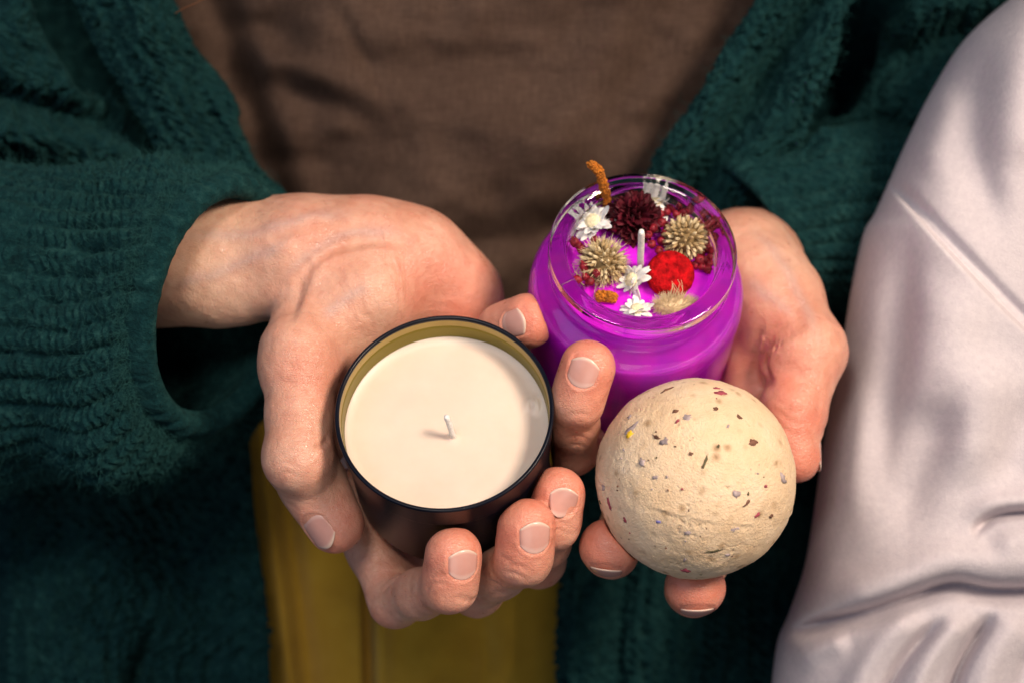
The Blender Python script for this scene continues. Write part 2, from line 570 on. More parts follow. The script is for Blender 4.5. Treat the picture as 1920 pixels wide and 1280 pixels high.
M = dict(skin=mat_skin(), nail=mat_nail(), knit=mat_knit(), fuzz=mat_fuzz(), linen=mat_linen(), mustard=mat_mustard(),
         fleece=mat_fleece(), tin=mat_tin_out(), gold=mat_tin_in(), wax=mat_wax(), purple=mat_purple(), glass=mat_glass(), bomb=mat_bomb())
M['wick'] = mat_simple('cotton_wick', (.80, .78, .76), .7, noise=900, bump=(900, .0004, .6), var=.12)
M['white_petal'] = mat_simple('white_petal', (.82, .80, .78), .65, sss=.2, scale=.0008, noise=500, var=.08)
M['yellow_eye'] = mat_simple('cream_flower_centre', (.78, .70, .46), .8, noise=900, bump=(1200, .0006, .8))
M['burgundy'] = mat_simple('burgundy_petal', (.070, .003, .010), .6, noise=300, var=.6, spec=.3)
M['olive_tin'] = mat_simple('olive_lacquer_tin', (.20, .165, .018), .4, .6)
M['straw'] = mat_simple('dried_straw_floret', (.44, .31, .15), .8, noise=500, var=.35)
M['straw_tip'] = mat_simple('pale_straw_tip', (.66, .54, .33), .8)
M['straw_core'] = mat_simple('dried_straw_core', (.22, .145, .06), .9)
M['red_felt'] = mat_simple('scarlet_flower_head', (.42, .003, .006), .8, noise=400, var=.55, bump=(500, .0016, 1.0), spec=.12)
M['red_bud'] = mat_simple('crimson_bud', (.22, .004, .016), .6, noise=400, var=.45)
M['red_stem'] = mat_simple('crimson_stem', (.22, .012, .03), .7)
M['orange'] = mat_simple('orange_catkin', (.50, .155, .008), .85, noise=700, var=.5, bump=(900, .0015, 1.0))
M['tail'] = mat_simple('pale_bunny_tail_grass', (.78, .62, .40), .8)
M['fleck_brown'] = mat_simple('brown_petal_fleck', (.14, .060, .035), .8, noise=500, var=.5)
M['fleck_grey'] = mat_simple('grey_lavender_fleck', (.36, .29, .29), .8, noise=500, var=.4)
M['fleck_pink'] = mat_simple('dark_pink_fleck', (.30, .050, .075), .8, noise=500, var=.4)
M['fleck_olive'] = mat_simple('olive_leaf_fleck', (.10, .085, .04), .8, noise=500, var=.4)
M['fleck_blue'] = mat_simple('lilac_blue_fleck', (.20, .19, .45), .8)
M['fleck_yellow'] = mat_simple('yellow_petal_fleck', (.80, .52, .02), .7)
M['gap_shade'] = mat_simple('gap_shade_black', (.003, .006, .007), .95, spec=.05)  # unused near-black, mixed to put shade into the cardigan gaps by colour
M['fleece_fuzz'] = mat_simple('fleece_fibre', (.58, .53, .56), 1.0, spec=0.0)
M['navy'] = mat_simple('navy_button', (.010, .016, .035), .4)
M['hair'] = mat_simple('auburn_hair', (.16, .06, .02), .5)

# ------------------------------------------------------------------ held things: positions
AX_T = unit([-.02, .494, .869]); C_T = P(833, 768, 0); R_T = 35.8; H_T = 50.0
AX_J = unit([.02, .50, .866]); C_J = P(1206, 466, -15); R_J = 38.4; H_J = 74.0
C_B = P(1303, 895, -10); R_B = 33.9

def d_tin(p):
    q = p - C_T; z = q @ AX_T; r = np.sqrt(np.maximum((q * q).sum(-1) - z * z, 0))
    dr = r - (R_T + .1); dz = np.maximum(z, -(z + H_T))
    return np.minimum(np.maximum(dr, dz), 0) + np.sqrt(np.maximum(dr, 0) ** 2 + np.maximum(dz, 0) ** 2)
def d_jar(p):
    q = p - C_J; z = q @ AX_J; r = np.sqrt(np.maximum((q * q).sum(-1) - z * z, 0))
    rc = 5.0
    dr = r - (R_J - rc); dz = np.maximum(z + 10 + rc, -(z + H_J) + rc)
    return np.minimum(np.maximum(dr, dz), 0) + np.sqrt(np.maximum(dr, 0) ** 2 + np.maximum(dz, 0) ** 2) - rc
def d_bomb(p): return np.linalg.norm(p - C_B, axis=-1) - R_B

def touch(px, py, r, sdf, w0=40.0, w1=-110.0):
    """depth at which a ball of radius r seen at (px, py) comes to rest against a thing, from the viewer's side"""
    w = np.arange(w0, w1, -.25)
    d = sdf(P(np.full_like(w, px), np.full_like(w, py), w)) - r
    k = np.where(d <= 0)[0]
    return float(w[k[0]]) if len(k) else float(w[np.argmin(d)])


RS = [([(650, 570), (720, 535), (770, 530)], -1.2, 11), ([(572, 588), (602, 512), (660, 474), (745, 470)], 2.4, 6.5),
      ([(558, 590), (585, 514), (618, 484), (650, 470)], .5, 1.5),
      ([(500, 450), (545, 424), (610, 412)], .6, 3.0),
      ([(600, 520), (560, 470), (570, 420)], .35, 2.0),
      ([(806, 500), (822, 545), (820, 590)], .5, 5.0),
      ([(770, 395), (830, 440), (870, 500)], .35, 3.0),
      ([(592, 838), (610, 830), (622, 815)], .9, 1.0),
      ([(500, 880), (530, 868), (560, 880)], .3, .7), ([(498, 865), (522, 852), (545, 858)], .25, .7),
      ([(505, 905), (535, 890), (560, 900)], .25, .7),
      ([(590, 590), (625, 630), (650, 650)], .10, 1.0), ([(615, 570), (650, 605), (672, 625)], .09, 1.0),
      ([(575, 612), (600, 640), (630, 668)], .12, 1.0), ([(640, 560), (680, 590), (700, 605)], .08, 1.0),
      ([(712, 1108), (725, 1090), (755, 1066)], .9, 1.1),
      ([(860, 1122), (890, 1128), (940, 1112)], .5, 1.0), ([(770, 1130), (790, 1115), (800, 1095)], .25, .8),
      ([(930, 1040), (945, 1050), (960, 1052)], .25, .8)]
RS += [([(905, 1090), (930, 1098), (950, 1118)], .3, .8), ([(935, 1075), (960, 1078), (985, 1092)], .28, .8), ([(945, 1062), (970, 1064), (1000, 1076)], .25, .7),
       ([(790, 1105), (815, 1095), (850, 1108)], .28, .8), ([(800, 1088), (825, 1080), (862, 1090)], .25, .7), ([(1020, 985), (1045, 980), (1078, 992)], .28, .8), ([(1022, 1000), (1050, 996), (1078, 1008)], .25, .7),
       ([(500, 690), (530, 680), (560, 690)], .25, 1.0), ([(498, 720), (530, 712), (560, 720)], .2, 1.0), ([(512, 650), (545, 640), (580, 655)], .25, 1.2),
       ([(700, 400), (760, 430), (800, 480)], -.5, 3.0), ([(420, 430), (480, 445), (545, 470)], -.45, 2.4), ([(400, 520), (470, 520), (540, 540)], .4, 4.0)]
LS = [([(1405, 640), (1440, 618), (1475, 600)], .5, 1.4), ([(1440, 560), (1470, 540), (1500, 540)], .25, 1.6), ([(1470, 700), (1500, 690), (1540, 700)], .25, 1.0), ([(1445, 780), (1475, 812), (1515, 815)], .25, .9),
      ([(1440, 720), (1425, 680), (1440, 650), (1490, 622)], 1.9, 2.0),
      ([(1418, 720), (1412, 660), (1422, 600)], .7, 1.8),
      ([(1455, 640), (1480, 628), (1510, 630)], .4, 1.2), ([(1460, 560), (1490, 580), (1500, 610)], .3, 1.5),
      ([(1060, 845), (1080, 838), (1110, 846)], .3, .8), ([(1055, 815), (1080, 806), (1115, 815)], .3, .8), ([(1052, 790), (1080, 780), (1118, 786)], .3, .8),
      ([(1050, 828), (1080, 822), (1112, 830)], .25, .7), ([(1057, 862), (1085, 858), (1108, 866)], .25, .8),
      ([(1440, 760), (1480, 790), (1520, 790)], .25, 1.0), ([(1440, 740), (1485, 768), (1525, 765)], .2, .9)]

# ------------------------------------------------------------------ the person: hands first
def sculpt_hand(spec, lo, hi, h):
    F = Field(lo, hi, h)
    palm = F.new()
    for a, b, ra, rb, k, *fl in spec['palm']:
        add_cone(F, palm, P(*a), P(*b), ra, rb, k, *(fl or []))
    out = palm.copy()
    nails = []; tips = []; knuck = []
    for fg in spec['fingers']:
        n = unit(fg['n']); t = unit(fg['t']); n = unit(n - t * t.dot(n)); r = fg['r']
        x, y, w = fg['tip']
        if callable(w): w = touch(x, y, r[3] * .93, w) + fg.get('lift', 0)
        tip = P(x, y, w)
        dip = tip - t * fg['L']
        J = [P(*q) for q in fg['chain']] + [dip, tip]
        g = F.new(); m = len(J)
        R = fg['R'] if 'R' in fg else None
        rad = r if len(r) == m else None
        for i in range(m - 1):
            a, b, ra, rb = J[i], J[i + 1], rad[i], rad[i + 1]
            mid = (a + b) / 2
            thin = .925 if i < m - 2 else 1.0
            rm = (ra + rb) / 2 * thin
            add_cone(F, g, a, mid, ra, rm, 4.0); add_cone(F, g, mid, b, rm, rb, 4.0)
        # pulp under the nail side and a squarer end
        add_cone(F, g, tip - t * fg['L'] * .45 - n * r[-1] * .16, tip - t * 1.0 - n * r[-1] * .14, r[-1] * .93, r[-1] * .90, 3)
        wv = np.cross(n, t)
        add_cone(F, g, tip - wv * r[-1] * .16 - t * .5, tip + wv * r[-1] * .16 - t * .5, r[-1] * .93, r[-1] * .93, 3)
        sl = np.s_[:]
        comb = smin(palm, g, fg.get('k', 6.0))
        out = smin(out, comb, .9)
        nails.append((tip, t, n, r[-1], fg)); tips.append(tip); knuck += J[1:-1]
    # give way where things are held
    for sdf in spec['hold']:
        ax = [F.lo[i] + F.h * np.arange(F.n[i]) for i in range(3)]
        for i in range(0, F.n[0], 24):
            p = np.stack(np.meshgrid(ax[0][i:i + 24], ax[1], ax[2], indexing='ij'), -1)
            d = (-(sdf(p) - .12)).astype(np.float32)
            o = out[i:i + 24]
            out[i:i + 24] = -smin(-o, -d, .5)
    v, f = surface_nets(out, F.lo, F.h)
    # light smoothing removes grid stepping
    for _ in range(2):
        acc = np.zeros_like(v); c = np.zeros(len(v))
        for i in range(4):
            a, b = f[:, i], f[:, (i + 1) % 4]
            np.add.at(acc, a, v[b]); np.add.at(c, a, 1)
        v = v + .5 * (acc / np.maximum(c, 1)[:, None] - v)
    return v, f, nails, tips, knuck

def make_nail(v, nn, nail, m):
    """fit a plate to the skin, press the bed into the skin, return the plate"""
    tip, t, n, r, fg = nail
    s = np.cross(n, t)
    Ln, hw = fg.get('nl', 11.0), fg.get('nw', 5.2)
    off = fg.get('nt', 0.5)                       # free edge past the tip centre (in r)
    x1 = off * r + fg.get('free', 1.0); x0 = x1 - Ln
    q = v - tip
    a, b, c = q @ t, q @ s, q @ n
    sel = np.where((a > x0 - 3) & (a < x1 + 3) & (np.abs(b) < hw + 3) & (c > -1.5) & (nn @ n > .05))[0]
    ft = sel[(a[sel] > x0) & (a[sel] < x1 - Ln * .22) & (np.abs(b[sel]) < hw) & (nn[sel] @ n > .35)]
    A = lambda x, y: np.stack([np.ones_like(x), x, y, x * x, x * y, y * y], -1)
    if len(ft) < 12: return None
    co, *_ = np.linalg.lstsq(A(a[ft], b[ft]), c[ft], rcond=None)
    co[3] = np.clip(co[3], -.018, -.004); co[5] = np.clip(co[5], -.085, -.03)
    co[0] = np.median(c[ft] - A(a[ft], b[ft])[:, 1:] @ co[1:])
    h = lambda x, y: A(x, y) @ co
    xb = lambda vv: x0 + Ln * .24 * np.abs(vv) ** 2.4
    xt = lambda vv: x1 - Ln * .24 * np.abs(vv) ** 2.0
    # bed and folds
    vv = np.clip(b[sel] / hw, -1.3, 1.3)
    dx = np.minimum(a[sel] - xb(vv), xt(vv) + 1.5 - a[sel]); dy = hw - np.abs(b[sel])
    ins = np.minimum(dx, dy)
    press = .34 / (1 + np.exp(-(ins + .05) * 6))
    fold = .16 * np.exp(-((ins + .8) / .7) ** 2) * (a[sel] < x1 - 1.5)
    v[sel] += n * (fold - press)[:, None]
    nu, nv = 18, 15
    U, V = np.meshgrid(np.linspace(0, 1, nu), np.linspace(-1, 1, nv), indexing='ij')
    X = xb(V) + U * (xt(V) - xb(V)); Y = V * hw * (1 - .10 * (1 - U) ** 2 - .05 * U ** 3)
    H = h(X, Y) - .06 + .10 * U
    top = tip + X[..., None] * t + Y[..., None] * s + H[..., None] * n
    edge = np.maximum(np.abs(V), np.abs(2 * U - 1)) ** 8
    top = top - (edge * .16)[..., None] * n
    bot = top - n * .32
    vs = np.concatenate([top.reshape(-1, 3), bot.reshape(-1, 3)])
    fs = []; N = nu * nv
    for i in range(nu - 1):
        for j in range(nv - 1):
            k = i * nv + j
            fs.append((k, k + nv, k + nv + 1, k + 1)); fs.append((N + k, N + k + 1, N + k + nv + 1, N + k + nv))
    ring = [j for j in range(nv)] + [i * nv + nv - 1 for i in range(1, nu)] + [(nu - 1) * nv + j for j in range(nv - 2, -1, -1)] + [i * nv for i in range(nu - 2, 0, -1)]
    for k in range(len(ring)):
        x, y = ring[k], ring[(k + 1) % len(ring)]
        fs.append((x, y, N + y, N + x))
    return vs, fs, np.concatenate([U.ravel(), U.ravel()])

FLAT = unit([0, .55, .83])
right_hand = dict(      # the hand round the candle tin
    palm=[((60, 505, -95), (420, 486, -56), 27.5, 24.3, 6, FLAT, .88),
          ((420, 486, -56), (570, 481, -50), 24.0, 21.5, 8, FLAT, .86),
          ((570, 482, -50), (700, 482, -56), 21.0, 20.0, 9),
          ((690, 480, -56), (775, 496, -60), 19.8, 19.0, 9),
          ((775, 496, -60), (848, 556, -66), 18.6, 16.8, 9),
          ((848, 556, -66), (900, 700, -84), 16.5, 14.0, 9),
          ((660, 520, -56), (700, 700, -82), 18.0, 15.0, 9),
          ((640, 560, -46), (690, 560, -46), 19.0, 18.5, 7),          # thenar
          ((640, 575, -44), (566, 665, -32), 17.0, 13.4, 7),
          ((640, 640, -46), (600, 830, -38), 14.0, 9.0, 7),
          ((558, 656, -23), (557, 668, -23), 12.0, 12.0, 6),

          ((700, 620, -76), (690, 900, -78), 15.0, 12.0, 9),
          ((690, 950, -64), (752, 1062, -50), 12.0, 9.5, 6),
          ((760, 620, -80), (790, 920, -88), 15.0, 12.0, 9),
          ((840, 640, -80), (890, 900, -88), 14.0, 11.5, 9)],
    hold=[d_tin],
    warm=lambda v: .55 * np.exp(-(np.linalg.norm(v - P(850, 560, -42), axis=1) / 20) ** 2) + .35 * np.exp(-(np.linalg.norm(v - P(590, 700, -18), axis=1) / 16) ** 2) + .15,
    pale=lambda v: .7 * np.exp(-((v[:, 0] - P(380, 480, -40)[0]) / 30) ** 2) + .35 * np.exp(-(np.linalg.norm(v - P(690, 560, -25), axis=1) / 16) ** 2),
    step=[([(548, 612), (562, 575), (585, 505), (620, 478), (680, 463), (740, 463), (795, 478)], 1.7, 8, 42)],
    veins=[[(300, 540), (400, 515), (500, 470), (560, 440)], [(330, 440), (430, 445), (520, 425), (600, 405), (680, 400)], [(520, 540), (580, 480), (650, 440), (760, 430)], [(600, 600), (650, 560), (700, 530)]],
    fingers=[
        dict(tip=(631, 986, d_tin), t=(.50, -.85, .16), n=(-.60, -.12, .80), L=17, r=[13.0, 12.3, 11.6, 11.0, 8.7],
             chain=[(580, 625, -36), (563, 700, -23), (560, 858, -11)], nl=13.5, nw=5.6, nt=.55, k=7, lift=6),
        dict(tip=(851, 1036, d_tin), t=(.12, .93, .32), n=(.45, -.15, .88), L=12, r=[10.5, 9.1, 8.5, 8.0],
             chain=[(655, 930, -55), (742, 1125, -36)], nl=10.2, nw=5.3),
        dict(tip=(988, 984, d_tin), t=(.08, .93, .34), n=(.34, -.12, .93), L=12, r=[10.5, 9.3, 8.8, 8.3],
             chain=[(800, 960, -66), (893, 1103, -38)], nl=10.8, nw=5.4),
        dict(tip=(1047, 920, d_tin), t=(.10, .93, .34), n=(.22, -.10, .95), L=12, r=[10.2, 9.0, 8.2, 7.6],
             chain=[(900, 920, -72), (1010, 1052, -44)], nl=10.0, nw=4.9),
        dict(tip=(1040, 912, -42), t=(.25, .6, .75), n=(.6, -.4, .6), L=12, r=[9.0, 8.0, 7.2, 6.4],
             chain=[(960, 830, -80), (1030, 950, -66)], nl=8.5, nw=4.0),
    ])
left_hand = dict(       # the hand under the jar and the ball
    palm=[((1780, 425, -190), (1560, 448, -168), 27, 21, 8),
          ((1560, 448, -168), (1392, 500, -98), 21, 20.5, 9),
          ((1392, 500, -98), (1400, 530, -86), 20.5, 20.5, 9),
          ((1390, 500, -80), (1455, 560, -68), 21, 17.0, 9),
          ((1420, 540, -70), (1505, 655, -52), 17.5, 13.5, 8),
          ((1400, 560, -88), (1340, 760, -108), 19, 14, 9),
          ((1425, 590, -72), (1412, 720, -70), 15, 13, 7),
          ((1340, 520, -100), (1260, 780, -114), 18, 14, 9),
          ((1280, 520, -104), (1160, 760, -112), 17, 13, 9),
          ((1210, 540, -104), (1060, 700, -104), 15, 11, 9)],
    hold=[d_jar, d_bomb, d_tin],
    warm=lambda v: .45 * np.exp(-(np.linalg.norm(v - P(1440, 690, -50), axis=1) / 24) ** 2) + .5 * np.exp(-(np.linalg.norm(v - P(1490, 800, -35), axis=1) / 14) ** 2) + .15,
    pale=lambda v: .5 * np.exp(-(np.linalg.norm(v - P(1450, 470, -70), axis=1) / 20) ** 2),
    step=[([(1436, 735), (1424, 690), (1436, 655), (1470, 630), (1520, 618)], 1.5, 7, 32)],
    veins=[[(1400, 430), (1450, 470), (1500, 560), (1540, 640)], [(1400, 520), (1450, 560), (1490, 600)]],
    fingers=[
        dict(tip=(1492, 858, -40), t=(.10, -.97, .10), n=(.995, -.05, -.06), L=18, r=[15.0, 13.2, 10.6, 9.6, 8.4],
             chain=[(1455, 590, -66), (1513, 660, -52), (1492, 770, -44)], nl=12.5, nw=5.6, nt=.55, k=7),
        dict(tip=(1304, 1100, -18), t=(-.04, .22, .97), n=(.02, -.92, .38), L=13, r=[10.5, 9.4, 8.8, 9.0],
             chain=[(1330, 800, -108), (1335, 1010, -72)], nl=11, nw=5.8, nt=.5),
        dict(tip=(1142, 1026, -14), t=(-.12, .22, .96), n=(-.16, -.88, .44), L=13, r=[10.5, 9.4, 8.8, 8.8],
             chain=[(1240, 800, -112), (1175, 985, -66)], nl=11, nw=5.6, nt=.5),
        dict(tip=(1103, 684, d_jar), t=(.26, .90, .34), n=(-.20, -.05, .97), L=13, r=[10.0, 8.9, 8.3, 7.9],
             chain=[(1170, 800, -106), (1072, 842, -40)], nl=10.5, nw=5.1),
        dict(tip=(993, 600, -24), t=(.66, .22, .70), n=(-.52, -.10, .85), L=14, r=[9.5, 8.6, 8.4, 8.2],
             chain=[(1060, 720, -100), (905, 690, -66)], nl=10.0, nw=4.8),
    ])

def bounds(spec, m=12):
    pts = [P(*q) for a, b, *_ in spec['palm'] for q in (a, b)]
    for fg in spec['fingers']:
        pts += [P(*q) for q in fg['chain']] + [P(fg['tip'][0], fg['tip'][1], 15.0)]
    pts = np.array(pts)
    return pts.min(0) - 34, pts.max(0) + 34

HRES = 0.55
person_parts = []; all_nails = []
for spec, strokes in ((right_hand, RS), (left_hand, LS)):
    lo, hi = bounds(spec)
    lo[0] = max(lo[0], -175); hi[0] = min(hi[0], 190)
    v, f, nails, tips, knuck = sculpt_hand(spec, lo, hi, HRES)
    nn = grad_normals(v, f)
    for nl in nails:
        r = make_nail(v, nn, nl, None)
        if r: all_nails.append(r)
    for path, depth, width in strokes:
        stroke(v, f, path, depth, width)
    def seen(v):
        s = SENS / FL / 1920.0 * (D - v[:, 2]); return v[:, 0] / s + 960, 640 - v[:, 1] / s
    for path, h_, soft, dec in spec['step']:
        g_ = grad_normals(v, f); x_, y_ = seen(v)
        k = np.where((g_[:, 2] > .15) & (x_ > min(p[0] for p in path) - 3 * dec) & (x_ < max(p[0] for p in path) + 3 * dec) & (y_ > min(p[1] for p in path) - 3 * dec) & (y_ < max(p[1] for p in path) + 3 * dec))[0]
        d_, s_, t_ = line_d(x_[k], y_[k], path); e_ = np.clip(t_ / .12, 0, 1) * np.clip((1 - t_) / .3, 0, 1)
        v[k] += g_[k] * (h_ * e_ * np.tanh(d_ * s_ / soft) * np.exp(-(d_ / dec) ** 2) * np.clip((g_[k, 2] - .15) / .3, 0, 1))[:, None]
    vein = np.zeros(len(v)); x_, y_ = seen(v); g_ = grad_normals(v, f)
    for path in spec['veins']:
        k = np.where((g_[:, 2] > .1) & (np.abs(x_ - np.mean([p[0] for p in path])) < 260))[0]
        d_, s_, t_ = line_d(x_[k] + 6 * vnoise(v[k] / 7, 5), y_[k] + 6 * vnoise(v[k] / 7, 6), path)
        a_ = np.exp(-(d_ / 11) ** 2) * np.clip(t_ / .2, 0, 1) * np.clip((1 - t_) / .2, 0, 1); vein[k] = np.maximum(vein[k], a_)
        v[k] += g_[k] * (.28 * a_)[:, None]
    red = np.zeros(len(v))
    for tp in tips: red = np.maximum(red, .95 * np.exp(-(np.linalg.norm(v - tp, axis=1) / 15) ** 2))
    for kp in knuck: red = np.maximum(red, .5 * np.exp(-(np.linalg.norm(v - kp, axis=1) / 12) ** 2))
    red = np.maximum(red, spec['warm'](v)) if 'warm' in spec else red
    red = np.clip(red + .18 * fbm(v / 9, 2, 3), 0, 1)
    pal = np.clip(spec['pale'](v), 0, 1) if 'pale' in spec else np.zeros(len(v))
    v = v + grad_normals(v, f) * (.16 * fbm(v / 6.0, 2, 11))[:, None]
    person_parts.append((v, f, red, pal, vein))

# the rest of the body, hidden in the clothes: upper arms and trunk, one surface
Fb = Field((-420, -330, -640), (420, 330, 20), 7.0)
gb = Fb.new()
Rsh, Lsh = np.array([-200, 160, -480.]), np.array([200, 160, -480.])
Rel, Lel = np.array([-260, -15, -300.]), np.array([320, 60, -380.])
Rwr, Lwr = P(60, 505, -95), P(1780, 425, -190)
for a, b, ra, rb in ((Rsh, Rel, 44, 36), (Rel, Rwr, 36, 27), (Lsh, Lel, 44, 36), (Lel, Lwr, 36, 26)):
    add_cone(Fb, gb, a, b, ra, rb, 14)
add_cone(Fb, gb, (-95, 150, -500), (-75, -180, -490), 75, 85, 30); add_cone(Fb, gb, (95, 150, -500), (75, -180, -490), 75, 85, 30)
bv, bf = surface_nets(gb, Fb.lo, Fb.h)
person_parts.append((bv, bf, np.zeros(len(bv)), np.zeros(len(bv)), np.zeros(len(bv))))

pv, pf, pr, pp = [], [], [], []; n0 = 0
pve = []
for v, f, r, p, ve in person_parts:
    pve.append(ve); pv.append(v); pf.append(f + n0); pr.append(r); pp.append(p); n0 += len(v)
person = obj('person', np.concatenate(pv), np.concatenate(pf), M['skin'], origin=np.array([0, -180, -330.]),
             attrs={'redness': np.concatenate(pr), 'pallor': np.concatenate(pp), 'vein': np.concatenate(pve)})
tag(person, 'person in teal knitted cardigan and brown shirt holding candles and a ball in cupped hands', 'person')
for vs, fs, u in all_nails:
    obj('fingernail', vs, fs, M['nail'], person, attrs={'along': u})

# ------------------------------------------------------------------ candle in the black tin
FT = frame(AX_T); FJ = frame(AX_J)
def on_plane(px, py, c, n):
    eye = np.array([0, 0, D]); d = P(px, py, 0) - eye
    t = ((c - eye) @ n) / (d @ n)
    return eye + d * t

tin_candle = thing('tin_candle', 'cream wax candle in a round black tin cradled by the hand at the left', 'candle', C_T - AX_T * H_T)
prof = rounded([(0, -H_T), (R_T - 2.6, -H_T), (R_T - .85, -H_T + 1.5), (R_T - .85, -13.3), (R_T - .05, -12.2), (R_T - .05, -1.6),
                (R_T + .5, -1.1), (R_T + .5, -.2), (R_T + .05, .25), (R_T - .75, .1), (R_T - 1.05, -.5), (R_T - .9, -1.4)], .5, 4)
v, f = lathe(prof, 160); obj('tin', place(v, C_T, FT), f, M['tin'], tin_candle)
v, f = lathe([(R_T - .9, -1.2), (R_T - 1.0, -2.5), (R_T - 1.1, -4.3), (R_T - 1.1, -4.5), (R_T - 1.25, -4.7), (R_T - 1.3, -6), (R_T - 1.3, -20)], 160)
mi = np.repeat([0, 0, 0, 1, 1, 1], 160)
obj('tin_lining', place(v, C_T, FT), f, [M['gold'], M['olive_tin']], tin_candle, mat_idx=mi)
WAXD = 12.6
rr = np.concatenate([np.linspace(0, R_T - 5, 40), np.linspace(R_T - 4.6, R_T - 1.35, 14)])
zz = -WAXD + 1.1 * np.clip((rr - (R_T - 5.5)) / 4.1, 0, 1) ** 2.2
v, f = lathe(list(zip(rr, zz)) + [(R_T - 1.35, -24)], 160)
nz = len(rr) * 160
a = np.arctan2(v[:, 1], v[:, 0]); q = np.hypot(v[:, 0], v[:, 1])
v[:nz, 2] += .10 * fbm(v[:nz] / 9, 2, 5)
pw = place(v, C_T, FT)
# scuffed lump where the wax meets the tin
hit = on_plane(1000, 757, C_T - AX_T * (WAXD - .4), AX_T)
dd = np.linalg.norm(pw - hit, axis=1)
pw += AX_T * (np.exp(-(dd / 2.8) ** 2) * (1.2 + 1.0 * fbm(pw / 1.3, 2, 9)))[:, None]
hit2 = on_plane(850, 818, C_T - AX_T * WAXD, AX_T)
dd = np.linalg.norm(pw - hit2, axis=1); pw += AX_T * (.5 * np.exp(-(dd / 2.2) ** 2))[:, None]
obj('wax', pw, f, M['wax'], tin_candle)
wk = np.array([hit2 - AX_T * 2, hit2, hit2 + AX_T * 3 + np.array([-.35, 0, 0]), hit2 + AX_T * 7 - np.array([1.0, -1.2, 0]), hit2 + AX_T * 10.3 - np.array([1.8, -2.4, 0])])
v, f = tube(spline(wk, 8), np.interp(np.linspace(0, 1, 33), [0, .85, .93, 1], [1.05, 1.0, 1.15, .75]) * (1 + .06 * rng.standard_normal(33)), 12)
obj('wick', v, f, M['wick'], tin_candle)

# the lid of the tin, pushed under it
lc = C_T - AX_T * (H_T + .6) + np.array([-7.0, -1.0, 0])
lax = unit(AX_T + np.array([-.10, .02, 0])); FLd = frame(lax)


# ------------------------------------------------------------------ candle in the glass jar
jar_candle = thing('jar_candle', 'purple wax candle in a clear glass jar topped with dried flowers', 'candle', C_J - AX_J * H_J)
outer = [(0, -H_J), (R_J - 7, -H_J), (R_J - 2.2, -H_J + 2.0), (R_J - .3, -H_J + 8), (R_J, -33), (R_J - .2, -25.5), (R_J - 1.3, -21.3), (R_J - 3.4, -18.7), (R_J - 5.8, -17.3), (R_J - 7.5, -16.0),
         (R_J - 7.8, -13.6), (R_J - 6.5, -12.6), (R_J - 6.4, -11.2), (R_J - 7.8, -10.2), (R_J - 7.8, -8.0), (R_J - 7.6, -5.6), (R_J - 6.4, -4.6), (R_J - 6.0, -3.4), (R_J - 6.2, -1.5), (R_J - 6.4, -.4), (R_J - 7.6, 0)]
inner = [(R_J - 9.8, .05), (R_J - 11.6, -.8), (R_J - 12.5, -2.4), (R_J - 12.7, -5), (R_J - 12.4, -15), (R_J - 9.4, -19.9), (R_J - 5.0, -23.5), (R_J - 3.2, -28), (R_J - 3.2, -H_J + 9), (R_J - 6, -H_J + 5.2), (0, -H_J + 5)]
def sm(pl, n=5): return [tuple(x) for x in spline(np.array(pl), n)]
prof = sm(outer) + sm(inner)
prof = [(max(r, 0), z) for r, z in prof]
v, f = lathe(prof, 160); obj('glass_jar', place(v, C_J, FJ), f, M['glass'], jar_candle)
ZW = -13.0      # wax level; the wax bonds to the glass, so its skin lies just inside the inner wall
e = .25
wp = [(0, ZW), (12, ZW), (22, ZW), (R_J - 14, ZW + .1), (R_J - 12.9, ZW + .4), (R_J - 12.4 + e, ZW + .7), (R_J - 12.4 + e, -15), (R_J - 9.4 + e, -19.9 + .1), (R_J - 5.0 + e, -23.5 + .1), (R_J - 3.2 + e, -28), (R_J - 3.2 + e, -H_J + 9), (R_J - 6 + e, -H_J + 5.2 - e), (0, -H_J + 5 - e)]
top = [(r, ZW) for r in np.linspace(0, R_J - 14.2, 26)]
wp2 = top + sm(wp[3:], 5)
v, f = lathe([(max(r, 0), z) for r, z in wp2], 140)
k = v[:, 2] > ZW - .05; v[k, 2] += .45 * fbm(v[k] / 6, 3, 8)
obj('wax', place(v, C_J, FJ), f, M['purple'], jar_candle)
CW = C_J + AX_J * ZW
def jp(px, py, up=0.0): return on_plane(px, py, CW + AX_J * up, AX_J)

def petal_mesh(mb, c, dirv, up, L, w, curl=.25, mi=0, nseg=6, pointed=.8):
    d = unit(dirv); s = unit(np.cross(up, d)); u = np.cross(d, s)
    vs = []; 
    for i in range(nseg + 1):
        t = i / nseg
        ww = w * (math.sin(math.pi * min(.94, .14 + .80 * t)) ** .55 if t < .99 else .30)
        for j, sx in enumerate((-1, -.4, .4, 1)):
            vs.append(c + d * L * t * (1 - .1 * t) + s * ww * sx + u * (L * curl * t * t - abs(sx) ** 2 * -.22 * w))
    m = len(vs); vs2 = [x - u * .12 for x in vs]
    fs = []
    for i in range(nseg):
        for j in range(3):
            k = i * 4 + j
            fs.append((k, k + 1, k + 5, k + 4)); fs.append((m + k, m + k + 4, m + k + 5, m + k + 1))
    for i in range(nseg):
        k = i * 4; fs.append((k, k + 4, m + k + 4, m + k)); k += 3; fs.append((k, m + k, m + k + 4, k + 4))
    fs.append((0, m, m + 1, 1)); 
    mb.add(vs + vs2, fs, mi)

